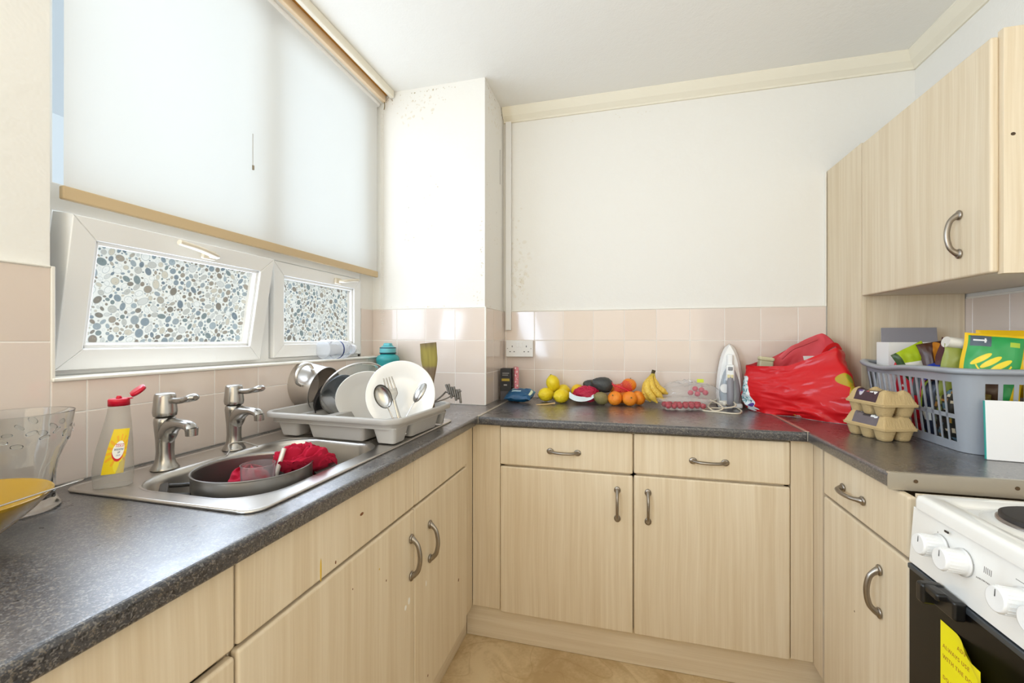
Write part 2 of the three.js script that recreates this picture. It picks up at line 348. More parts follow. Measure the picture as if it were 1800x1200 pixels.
// coving along the back and far side walls
const cove = (len) => extrudeXY([[0, 0], [0.008, 0], [0.011, 0.008], [0.030, 0.026], [0.046, 0.052], [0.05, 0.060], [0.05, 0.065], [0, 0.065]], len);
{
  const g = cove(XW - CX + 0.02); g.rotateY(-Math.PI / 2); g.rotateY(Math.PI); g.rotateY(Math.PI); // length to -x, profile out along z
  const h = cove(XW - CX + 0.01); h.applyMatrix4(new THREE.Matrix4().makeBasis(V(0, 0, 1), V(0, 1, 0), V(-1, 0, 0))); h.translate(XW + 0.006, CEIL - 0.065, PX);
  struct('trim_1', h, M.coving);
  const k = cove(2.0); k.applyMatrix4(new THREE.Matrix4().makeBasis(V(-1, 0, 0), V(0, 1, 0), V(0, 0, -1))); k.translate(XW + 0.007, CEIL - 0.065, 2.0 + PX);
  struct('trim_2', k, M.coving);
}

// ---------------------------------------------------------------- window with two hoppers below and two panes above
const FX = -0.072, FO = -0.135;                   // inner and outer face of the frame
const win = struct('window_1');
const ZR = 0.418, ZL = 1.6, YB = SILL, YT = 2.38, TR0 = 1.497, TR1 = 1.56, MZ0 = 0.945, MZ1 = 1.0;
part('window_frame', merge(
  box(FO, FX, YB, 1.147, ZR, ZL, 0.003), box(FO, FX, YT - 0.06, YT, ZR, ZL, 0.003), box(FO, FX, YB, YT, ZR, ZR + 0.022, 0.003), box(FO, FX, YB, YT, ZL - 0.05, ZL, 0.003)), M.upvc, win);
part('transom', box(FO, FX + 0.001, TR0, TR1, ZR, ZL, 0.004), M.upvc, win);
part('mullion', merge(box(FO, FX + 0.0005, YB, TR0, MZ0 + 0.012, MZ1 - 0.003, 0.004), box(FO, FX, TR1, YT, MZ0 - 0.015, MZ1 + 0.02, 0.004)), M.upvc, win);
part('pane', plain(-0.108, -0.104, TR1, YT - 0.06, ZR + 0.022, MZ0 - 0.015), M.pane, win);
part('pane', plain(-0.108, -0.104, TR1, YT - 0.06, MZ1 + 0.02, ZL - 0.05), M.pane, win);

// pebble-print privacy film on the hopper panes
function pebbles(seed, w, h) {
  const r = rng(seed), k = 1900, W = Math.round(w * k), H = Math.round(h * k), put = [];
  const t = canvasTex(W, H, (c) => {
    c.fillStyle = '#f3efe6'; c.fillRect(0, 0, W, H);
    const cols = ['#7d8890', '#8f9aa0', '#a2a9ab', '#a79a8a', '#8c8377', '#b7ad9e', '#c8c4bb', '#dcd9d2', '#85908f', '#aab3b6', '#d6cbb8', '#f2efe8', '#96897a'];
    for (const [R, tries] of [[0.0098, 60], [0.0078, 300], [0.006, 1100], [0.0044, 2600], [0.0031, 5000], [0.0021, 5000]]) for (let i = 0; i < tries; i++) {
      const q = R * (0.85 + r() * 0.3) * k, x = r() * W, y = r() * H;
      if (put.some(([a, b, s]) => (a - x) ** 2 + (b - y) ** 2 < (s + q + 1.2) ** 2)) continue;
      put.push([x, y, q]);
      const e = 1 + r() * 0.35, an = r() * 3.14, col = cols[Math.floor(r() * cols.length)];
      c.save(); c.translate(x, y); c.rotate(an); c.scale(e * 0.98, 0.98 / e * 1.05);
      c.fillStyle = '#6d7478'; c.globalAlpha = 0.5; c.beginPath(); c.arc(0, 0, q, 0, 7); c.fill();
      c.globalAlpha = 1; c.fillStyle = col; c.beginPath(); c.arc(0, 0, q * 0.9, 0, 7); c.fill();
      for (let m = 0; m < 5; m++) { c.globalAlpha = 0.12; c.fillStyle = r() < 0.5 ? '#ffffff' : '#4b5258'; c.beginPath(); c.ellipse((r() - 0.5) * q, (r() - 0.5) * q, q * 0.35 * r(), q * 0.2 * r(), r() * 3, 0, 7); c.fill(); }
      c.restore();
    }
  });
  return phys({ map: t, roughness: 0.85, transmission: 0.6, thickness: 0 });
}
function sash(name, w, h, film, handleAt, handleTurn) {   // local: hinge line at the foot, x = inward, z = along the window (0..w)
  const o = new THREE.Group(); o.name = name; win.add(o);
  const f = 0.048, d0 = -0.05, d1 = 0.016, bev = (g) => g;
  // four mitred members
  const mem = (len) => { const g = extrudeXY([[0, 0], [len, 0], [len - f, f], [f, f]], d1 - d0 - 0.006, 0.003); return g; };
  const rails = [];
  for (const [len, m] of [[w, [V(0, 0, 1), V(0, 1, 0), V(-1, 0, 0), V(d1 - 0.003, 0, 0)]], [w, [V(0, 0, -1), V(0, -1, 0), V(-1, 0, 0), V(d1 - 0.003, h, w)]], [h, [V(0, -1, 0), V(0, 0, 1), V(-1, 0, 0), V(d1 - 0.003, h, 0)]], [h, [V(0, 1, 0), V(0, 0, -1), V(-1, 0, 0), V(d1 - 0.003, 0, w)]]]) {
    const g = mem(len); g.applyMatrix4(new THREE.Matrix4().makeBasis(m[0], m[1], m[2]).setPosition(m[3])); rails.push(g);
  }
  for (const g of rails) part('sash_rail', g, M.upvc, o);
  const b0 = f - 0.002, bw = 0.012;
  part('glazing_bead', merge(box(-0.02, 0.008, b0, b0 + bw, b0, w - b0, 0.004), box(-0.02, 0.008, h - b0 - bw, h - b0, b0, w - b0, 0.004), box(-0.02, 0.008, b0, h - b0, b0, b0 + bw, 0.004), box(-0.02, 0.008, b0, h - b0, w - b0 - bw, w - b0, 0.004)), M.upvc, o);
  const pw = w - 2 * b0 - 2 * bw, ph = h - 2 * b0 - 2 * bw;
  const g = clean(new THREE.PlaneGeometry(pw, ph)); g.rotateY(Math.PI / 2); g.translate(-0.012, h / 2, w / 2);
  const pane = part('pane', plain(-0.022, -0.018, h / 2 - ph / 2, h / 2 + ph / 2, w / 2 - pw / 2, w / 2 + pw / 2), M.pane, o);
  part('pebble_film', (g.translate(-0.004, 0, 0), g), film, pane, 'frosted film printed with grey and tan pebbles');
  // lever handle on the top rail
  const hg = merge(box(d1 - 0.001, d1 + 0.012, h - 0.042, h - 0.016, handleAt - 0.018, handleAt + 0.022, 0.005),
    sweep([V(d1 + 0.01, h - 0.03, handleAt), V(d1 + 0.03, h - 0.03, handleAt), V(d1 + 0.036, h - 0.026, handleAt + 0.02 * handleTurn), V(d1 + 0.034, h - 0.018, handleAt + 0.06 * handleTurn), V(d1 + 0.03, h - 0.012, handleAt + 0.105 * handleTurn)], (t) => [0.009 + 0.005 * Math.sin(t * 3.1), 0.007], 24, 10));
  part('handle', hg, std(0xe0d6c2, 0.4), o, 'cream plastic lever handle');
  return o;
}
const sashA = sash('sash', 0.545, 0.343, pebbles(5, 0.43, 0.225), 0.235, 1);
sashA.position.set(FX, 1.147, 1.012); sashA.rotation.z = -0.175;      // hopper open, leaning in at the top
const sashB = sash('sash', 0.515, 0.345, pebbles(9, 0.4, 0.225), 0.17, -1);
sashB.position.set(FX, 1.148, 0.437);

struct('trim_3', merge(box(FX - 0.002, 0.006, SILL - 0.008, SILL, Z0 + 0.001, 1.592, 0.003)), M.bead);   // sill board

// balcony slab above, outside
const slab = solo('balcony_slab', plain(-2.0, -0.26, 2.5, 2.66, -3, 6), std(0xe9ebee, 0.8), 'pale underside of a balcony slab outside above the window', 'balcony');

// ---------------------------------------------------------------- roller blind
const blind = thing('roller_blind', 'white roller blind lowered over the window with a tan bottom bar', 'blind', [0, 0, 0]);
{
  const zA = 0.345, zB = 1.556, top = 2.37, bot = 1.545, xb = -0.028;
  const g = grid((a, b) => V(xb + 0.0016 * Math.sin(a * 9) * (1 - b) + 0.001 * Math.sin(a * 23 + b * 4), lerp(bot - 0.01, top, b), lerp(zB, zA, a)), 60, 20);
  part('fabric', g, phys({ color: 0xf4f3f0, roughness: 0.95, transmission: 0.55, thickness: 0 }), blind, 'thin white fabric lit from behind');
  part('bottom_bar', box(xb - 0.008, xb + 0.006, 1.516, 1.545, zA - 0.002, zB + 0.004, 0.003), std(0xcdb48c, 0.6), blind, 'tan bottom bar');
  const zs = Z0 + 0.002, ze = 2.3;
  part('roller', sweep([V(-0.036, 2.372, zs + 0.006), V(-0.036, 2.372, 1.57)], () => 0.014, 2, 16), M.white, blind);
  // beads of the pull chain
  const bead = clean(new THREE.IcosahedronGeometry(0.0022, 0)), beads = [], r = rng(4);
  for (let i = 0; i < 150; i++) for (const s of [0, 1]) { const y = 2.33 - i * 0.0066; if (y < 1.29) continue; const b = bead.clone(); b.translate(-0.012 + s * 0.010 + 0.006 * smooth(y, 1.5, 1.3) * Math.sin(y * 40), y, 0.331 + s * 0.002); beads.push(b); }
  for (let i = 0; i <= 10; i++) { const a = i / 10 * Math.PI, b = bead.clone(); b.translate(-0.007 - Math.cos(a) * 0.007, 1.345 - Math.sin(a) * 0.06, 0.332); beads.push(b); }
  part('pull_chain', merge(beads), std(0xe6dfd2, 0.5), blind);
  // thin cord with a small weight, behind the middle
  const q = at(446, 295, 'x', -0.02);
  part('cord', sweep([V(-0.0235, 1.88, q.z), V(-0.0235, q.y, q.z)], () => 0.0012, 4, 6), std(0xbdb8b0, 0.7), blind);
  part('cord_weight', sweep([V(-0.022, q.y + 0.008, q.z), V(-0.022, q.y - 0.006, q.z)], () => 0.0032, 2, 8), std(0x8d8069, 0.6), blind);
}
// curtain-track channel screwed under the ceiling
{
  const z0 = Z0 + 0.002, z1 = 2.6, t = thing('curtain_track', 'cream double track on an ochre timber batten under the ceiling', 'curtain track', [0, 0, 0]);
  part('batten', plain(0.0, 0.031, CEIL - 0.018, CEIL, z0, z1), std(0xb07820, 0.7), t, 'bare ochre timber in the groove');
  part('track', box(0.031, 0.052, CEIL - 0.036, CEIL, z0 - 0.001, z1, 0.004), std(0xf1ead8, 0.45), t, 'cream front rail');
  part('track', box(-0.012, 0.006, CEIL - 0.052, CEIL, z0 - 0.001, z1, 0.004), std(0xeed6b4, 0.5), t, 'yellowed rear rail');
  const hk = sweep([V(0.002, CEIL - 0.052, 0.327), V(0.004, CEIL - 0.075, 0.328), V(0.001, CEIL - 0.09, 0.328)], () => 0.0022, 10, 6);
  part('hook', hk, std(0x8a7a52, 0.6), t);
}
// cable trunking and double socket
{
  const t = solo('cable_trunking', box(0.532, 0.562, 1.262, 2.365, 0.0005, 0.016, 0.003), M.white, 'white vertical cable trunking above the double socket', 'trunking');
  const k = thing('double_socket', 'white double wall socket with two rocker switches on the tiles', 'socket', [0, 0, 0]);
  const p0 = at(889, 598, 'z', 0.03), p1 = at(939, 626, 'z', 0.03), x0 = p0.x, x1 = p0.x + 0.146, y1 = p0.y, y0 = p0.y - 0.086;
  part('back_box', box(x0 + 0.002, x1 - 0.002, y0 + 0.002, y1 - 0.002, 0.0005, 0.024, 0.002), M.white, k);
  part('face_plate', box(x0, x1, y0, y1, 0.024, 0.031, 0.003), M.white, k);
  const cx = (x0 + x1) / 2;
  for (const s of [-1, 1]) {
    part('switch', box(cx + s * 0.009 - 0.007, cx + s * 0.009 + 0.007, y1 - 0.036, y1 - 0.012, 0.030, 0.0345, 0.0015), M.white, k);
    const sx = cx + s * 0.042, hole = std(0x2a2522, 0.8);
    part('pin_slot', box(sx - 0.002 - s * 0.004, sx + 0.002 - s * 0.004, y1 - 0.036, y1 - 0.027, 0.0305, 0.0313, 0.0005), hole, k);
    for (const e of [-1, 1]) part('pin_slot', box(sx - s * 0.004 + e * 0.011 - 0.0035, sx - s * 0.004 + e * 0.011 + 0.0035, y1 - 0.061, y1 - 0.057, 0.0305, 0.0313, 0.0005), hole, k);
    const sc = cyl(0.0028, 0.0028, 0.001, 10); sc.rotateX(Math.PI / 2); sc.translate(cx + s * 0.063, y0 + 0.043, 0.0312); part('screw', sc, M.steelDull, k);
  }
}
// ---------------------------------------------------------------- fitted kitchen
const XL = 0.5825, ZB = 0.598, XR = 1.724, TH = 0.032;        // worktop front edges and thickness
const DL = 0.565, DB = 0.574, DR = 1.742, YD = 0.14;           // door face planes, foot of the doors
const CT = WT - TH;                                            // underside of the worktop
// bow handle with flared feet: length along local x, standing off along local z
const handleGeo = (() => {
  const L = 0.048;
  const bow = sweep([V(-L - 0.004, 0, 0.003), V(-L, 0, 0.010), V(-L * 0.78, 0, 0.021), V(-L * 0.4, 0, 0.027), V(0, 0, 0.029), V(L * 0.4, 0, 0.027), V(L * 0.78, 0, 0.021), V(L, 0, 0.010), V(L + 0.004, 0, 0.003)], (t) => { const e = Math.abs(t - 0.5) * 2; return [0.0068 + 0.0025 * smooth(e, 0.7, 1), 0.0054 + 0.0026 * smooth(e, 0.7, 1)]; }, 32, 10, false, V(0, 1, 0.001));
  const feet = [-1, 1].map((s) => { const g = new THREE.SphereGeometry(0.0118, 14, 8); g.scale(1.15, 1, 0.45); g.translate(s * (L + 0.004), 0, 0.0035); return g; });
  return [bow, merge(feet)];
})();
function handle(door, pos, n, upright) {
  const x = upright ? UP : V(n.z, 0, -n.x), q = basis(x, V().crossVectors(n, x), n);
  const h = part('handle', place(handleGeo[0], mat4(pos, q)), M.nickel, door, 'worn nickel bow handle');
  for (const s of []) part('foot', s, M.nickel, h);
  h.geometry = merge(h.geometry, place(handleGeo[1], mat4(pos, q)));
  return h;
}
const edgeR = 0.006;
const front = (x0, x1, y0, y1, z0, z1) => metreUV(box(x0, x1, y0, y1, z0, z1, edgeR, 3), rand() * 0.6, rand() * 1.2);
const wpanel = (x0, x1, y0, y1, z0, z1, turn) => metreUV(box(x0, x1, y0, y1, z0, z1, 0.001, 1), rand() * 0.6, rand() * 1.2, turn);
const FT = 0.018;
const YSPL = 0.735, GAP = 0.0035;                              // joint between drawer front and door

// --- run under the window (fronts look along +x)
function leftUnit(name, label, z0, z1, kind) {
  const t = thing(name, label, 'cabinet', [0, 0, 0]), xi = DL - FT - 0.002, p = 0.016;
  part('carcass', merge(wpanel(0.03, xi, YD, 0.765, z0 + 0.0005, z0 + p), wpanel(0.03, xi, YD, 0.765, z1 - p, z1 - 0.0005), wpanel(0.03, xi, YD, YD + p, z0 + p, z1 - p), wpanel(0.02, 0.03, YD, CT - 0.001, z0, z1)), M.wood, t);
  const a = z0 + 0.002, b = z1 - 0.002;
  part('drawer_front', front(DL - FT, DL, YSPL + GAP, CT - 0.004, a, b), M.wood, t);
  return t;
}
{
  const u1 = leftUnit('drawer_cabinet', 'maple drawer unit beside the sink unit, under the speckled worktop', 1.674, 2.274);
  part('drawer_front', front(DL - FT, DL, 0.45, YSPL - GAP - 0.004, 1.676, 2.272), M.wood, u1);
  part('drawer_front', front(DL - FT, DL, YD, 0.444, 1.676, 2.272), M.wood, u1);
  const u2 = leftUnit('sink_cabinet', 'maple sink cabinet with one wide stained door below the pan', 1.094, 1.674);
  const d2 = part('door', front(DL - FT, DL, YD, YSPL - GAP, 1.096, 1.672), M.wood, u2);
  handle(d2, V(DL, 0.605, 1.118), V(1, 0, 0), true);
  const u3 = leftUnit('narrow_cabinet', 'narrow maple cabinet below the dish rack, next to the corner', 0.672, 1.094);
  const d3 = part('door', front(DL - FT, DL, YD, YSPL - GAP, 0.674, 1.092), M.wood, u3);
  handle(d3, V(DL, 0.596, 1.0), V(1, 0, 0), true);
  // paint chips and drips stuck to the doors
  const chip = std(0xf3efe6, 0.7), drip = std(0xd9b23c, 0.5), brown = std(0x7a4a26, 0.7);
  const blob = (u, v, w, h, m, d, n = 'paint_chip') => { const c = at(u, v, 'x', DL), g = new THREE.IcosahedronGeometry(1, 1); g.scale(0.0008, h, w); g.translate(DL, c.y, c.z); part(n, g, m, d); };
  blob(719, 1056, 0.006, 0.010, chip, d2); blob(713, 1068, 0.006, 0.007, chip, d2); blob(749, 1025, 0.003, 0.009, chip, d3); blob(806, 1019, 0.004, 0.006, brown, d3, 'stain');
  blob(564, 1002, 0.0025, 0.024, drip, u2, 'dried_drip'); blob(636, 903, 0.007, 0.0035, brown, u2, 'stain'); blob(590, 988, 0.002, 0.004, brown, u2, 'stain'); blob(679, 1020, 0.002, 0.003, brown, d2, 'stain'); blob(667, 1000, 0.0016, 0.003, drip, d2, 'stain'); blob(620, 1035, 0.0015, 0.002, brown, d2, 'stain');
  blob(752, 1187, 0.003, 0.004, brown, d3, 'stain');
}
solo('corner_post', wpanel(0.5, 0.547, YD - 0.004, CT - 0.001, 0.567, 0.671), M.wood, 'maple corner filler between the narrow cabinet and the back cabinet', 'filler panel');
solo('filler_panel', wpanel(0.548, 0.664, YD, CT - 0.001, 0.545, 0.566), M.wood, 'flat maple filler panel beside the back drawers, next to the narrow cabinet', 'filler panel');
// --- run along the back wall (fronts look along +z)
{
  const t = thing('double_cabinet', 'wide maple base cabinet with two drawers over two doors on the back wall', 'cabinet', [0, 0, 0]);
  const x0 = 0.664, xm = 1.174, x1 = 1.684, zi = DB - FT - 0.002, p = 0.016;
  part('carcass', merge(wpanel(x0 + 0.0005, x0 + p, YD, CT - 0.001, 0.03, zi), wpanel(x1 - p, x1 - 0.0005, YD, CT - 0.001, 0.03, zi), wpanel(x0, x1, YD, YD + p, 0.03, zi), wpanel(x0, x1, YD, CT - 0.001, 0.02, 0.03), wpanel(xm - 0.012, xm + 0.012, YD, CT - 0.001, 0.2, zi), wpanel(x0, x1, 0.70, 0.73, 0.3, zi)), M.wood, t);
  const ys = 0.716;
  for (const [a, b, hx, dx] of [[x0, xm, 0.919, 1.117], [xm, x1, 1.429, 1.225]]) {
    const d = part('drawer', front(a + 0.002, b - 0.002, ys + GAP - (a > 1 ? -0.003 : 0), CT - 0.007, DB - FT, DB), M.wood, t);
    handle(d, V(hx, 0.785, DB), V(0, 0, 1), false);
    const k = part('door', front(a + 0.002, b - 0.002, YD - 0.006, ys - GAP + (a > 1 ? 0.003 : 0), DB - FT, DB), M.wood, t);
    handle(k, V(dx, 0.606, DB), V(0, 0, 1), true);
  }
}
solo('filler_panel', wpanel(1.685, 1.752, YD - 0.004, CT - 0.001, 0.545, 0.566), M.wood, 'flat maple filler panel beside the back doors, next to the right angle of pale cabinets', 'filler panel').userData.label = 'flat maple filler panel between the back doors and the pale cabinet beside the cooker';
solo('corner_post', wpanel(1.753, 1.772, YD - 0.01, CT - 0.001, 0.545, 0.632), M.wood, 'pale maple corner post between the back filler panel and the cooker-side cabinet', 'filler panel');
// --- run beside the cooker (fronts look along -x)
{
  const z0 = 0.66, z1 = 1.082, t = thing('drawer_line_cabinet', 'pale maple base cabinet with drawer and door beside the cooker', 'cabinet', [0, 0, 0]), xi = DR + FT + 0.002, p = 0.016;
  part('carcass', merge(wpanel(xi, 2.32, YD, CT - 0.001, z0 + 0.0005, z0 + p), wpanel(xi, 2.32, YD, CT - 0.001, z1 - p, z1 - 0.0005), wpanel(xi, 2.32, YD, YD + p, z0, z1), wpanel(2.31, 2.32, YD, CT - 0.001, z0, z1)), M.wood, t);
  const ys = 0.731, d = part('drawer', front(DR, DR + FT, ys + GAP, CT - 0.006, z0 + 0.008, z1 - 0.002), M.wood, t);
  handle(d, V(DR, 0.795, 0.847), V(-1, 0, 0), false);
  const k = part('door', front(DR, DR + FT, YD - 0.01, ys - GAP, z0 + 0.008, z1 - 0.002), M.wood, t);
  handle(k, V(DR, 0.603, 0.975), V(-1, 0, 0), true);
  part('stain', (() => { const g = new THREE.IcosahedronGeometry(1, 1), c = at(1502, 1074, 'x', DR); g.scale(0.0008, 0.0028, 0.002); g.translate(DR, c.y, c.z); return g; })(), std(0x6f5a40, 0.7), k);
}
// plinths
solo('plinth_board', wpanel(0.495, 0.513, 0.001, YD - 0.008, 0.541, 2.6, true), M.wood, 'maple plinth board under the sink cabinets', 'plinth');
solo('plinth_board', metreUV(box(0.5135, 1.80, 0.001, YD - 0.008, 0.522, 0.540, 0.001, 1), 0.2, 0.1, true), M.wood, 'maple plinth board under the back cabinets', 'plinth');
solo('plinth_board', wpanel(1.802, 1.82, 0.001, YD - 0.012, 0.541, 1.08, true), M.wood, 'maple plinth board under the cooker-side cabinet', 'plinth');

// --- worktops: rounded front edge, profile in (across, y)
function worktopProfile(x0, x1, r = 0.011) {                   // flat back at x0, rounded nose at x1
  const s = new THREE.Shape(); s.moveTo(x0, CT); s.lineTo(x1 - 0.006, CT); s.quadraticCurveTo(x1, CT, x1, CT + 0.006); s.lineTo(x1, WT - r); s.quadraticCurveTo(x1, WT, x1 - r, WT); s.lineTo(x0, WT); s.closePath(); return s;
}
const nose = (x0, x1, len) => clean(new THREE.ExtrudeGeometry(worktopProfile(x0, x1), { depth: len, bevelEnabled: false, curveSegments: 6 }));
const SX0 = 0.062, SX1 = 0.5, SZ0 = 0.72, SZ1 = 1.58;          // cut-out for the sink
{
  const parts = [nose(0.5, XL, 2.9 - ZB)]; parts[0].translate(0, 0, ZB);
  parts.push(plain(0.0005, 0.5, CT, WT, SZ1, 2.9), plain(0.0005, SX0, CT, WT, SZ0, SZ1), plain(0.0005, 0.5, CT, WT, CZ + 0.0005, SZ0), plain(CX + 0.0005, XL - 0.0015, CT, WT, 0.0005, ZB), plain(0.5, CX + 0.0005, CT, WT, CZ + 0.0005, ZB));
  solo('worktop', metreUV(merge(parts)), M.worktop, 'charcoal speckled worktop under the window, cut out for the sink', 'worktop');
  const b = nose(0.0005, ZB, XR - XL - 0.003); b.applyMatrix4(new THREE.Matrix4().makeBasis(V(0, 0, 1), V(0, 1, 0), V(-1, 0, 0))); b.translate(XR - 0.0015, 0, 0);
  solo('worktop', metreUV(b, 0.13, 0.2), M.worktop, 'charcoal speckled worktop along the back wall with the fruit', 'worktop');
  const c = nose(0, XW - XR - 0.0005, 1.043 - ZB); c.applyMatrix4(new THREE.Matrix4().makeBasis(V(-1, 0, 0), V(0, 1, 0), V(0, 0, -1))); c.translate(XW - 0.0005, 0, 1.043);
  solo('worktop', metreUV(merge(c, plain(XR + 0.0015, XW - 0.0005, CT, WT, 0.0005, ZB)), 0.3, 0.1), M.worktop, 'charcoal speckled worktop beside the cooker under the grey basket', 'worktop');
  solo('joint_strip', merge(box(XL - 0.007, XL + 0.006, WT + 0.0002, WT + 0.0022, 0.001, ZB - 0.004, 0.0009), box(XL - 0.0012, XL + 0.0012, CT + 0.006, WT + 0.0015, ZB - 0.003, ZB + 0.0015, 0.0006)), M.aluminium, 'thin metal strip over the worktop joint beside the sink drainer', 'joint strip');
  solo('joint_strip', merge(box(XR - 0.006, XR + 0.007, WT + 0.0002, WT + 0.0022, 0.001, ZB - 0.004, 0.0009), box(XR - 0.0012, XR + 0.0012, CT + 0.004, WT + 0.0015, ZB - 0.003, ZB + 0.0015, 0.0006)), M.aluminium, 'thin metal strip over the worktop joint under the red bag', 'joint strip');
  const e = thing('worktop_end_strip', 'metal end strip screwed to the worktop beside the cooker', 'end strip', [0, 0, 0]);
  const s = new THREE.Shape(); s.moveTo(XR + 0.004, CT - 0.003); s.lineTo(XW - 0.002, CT - 0.003); s.lineTo(XW - 0.002, WT + 0.004); s.lineTo(XR + 0.004, WT + 0.004); s.quadraticCurveTo(XR - 0.002, WT + 0.003, XR - 0.002, WT - 0.006); s.lineTo(XR - 0.002, CT + 0.004); s.quadraticCurveTo(XR - 0.002, CT - 0.003, XR + 0.004, CT - 0.003);
  const g = clean(new THREE.ExtrudeGeometry(s, { depth: 0.0016, bevelEnabled: false })); g.translate(0, 0, 1.0432);
  part('strip', merge(g, box(XR, XW - 0.002, WT + 0.0004, WT + 0.004, 1.034, 1.0446, 0.001)), M.aluminium, e);
  for (const x of [1.775, 1.955, 2.2]) { const c2 = cyl(0.0042, 0.0042, 0.002, 12); c2.rotateX(Math.PI / 2); c2.translate(x, WT - 0.013, 1.045); part('screw', c2, std(0x6a5640, 0.5, 0.6), e, 'dark screw head'); }
}
// --- wall cabinet and boxed-in corner
const UX = 2.015, U0 = 1.378, U1 = 1.957, UZ0 = 0.288, UZ1 = 0.898;
{
  const t = thing('pipe_boxing', 'tall maple boxing in the corner behind the grey basket', 'boxing', [0, 0, 0]);
  part('side_panel', wpanel(UX, UX + 0.018, WT + 0.0005, 1.962, 0.0005, UZ0 - 0.002), M.wood, t);
  part('front_panel', wpanel(UX + 0.018, XW - 0.001, WT + 0.0005, 1.955, UZ0 - 0.02, UZ0 - 0.003), M.wood, t);
  const w = thing('wall_cabinet', 'maple wall cabinet with one door above the grey basket', 'cabinet', [0, 0, 0]);
  const a = UX + 0.0195, b = XW - 0.001, p = 0.018;
  part('carcass', merge(wpanel(a, b, U0, U1, UZ0, UZ0 + p), wpanel(a, b, U1 - p, U1, UZ0 + p, UZ1 - p), wpanel(b - 0.006, b, U0, U1, UZ0 + p, UZ1 - p)), M.wood, w);
  part('end_panel', wpanel(a - 0.003, b, U0 - 0.004, U1 + 0.012, UZ1 - p, UZ1), M.wood, w);
  part('base_panel', metreUV(box(a, b, U0, U0 + p, UZ0 + p, UZ1 - p, 0.001, 1)), std(0xe9e1d2, 0.5), w, 'cream underside');
  const d = part('door', front(UX - 0.001, UX + 0.017, U0, U1, UZ0 + 0.002, UZ1 - 0.012), M.wood, w);
  handle(d, V(UX - 0.001, 1.495, 0.786), V(-1, 0, 0), true);
  const q = at(1781, 235, 'z', UZ1), h = cyl(0.004, 0.004, 0.001, 12); h.rotateX(Math.PI / 2); h.scale(1.2, 1, 1); h.translate(q.x, q.y, UZ1); part('screw_hole', h, std(0x4a3824, 0.8), w, 'dark screw hole');
}
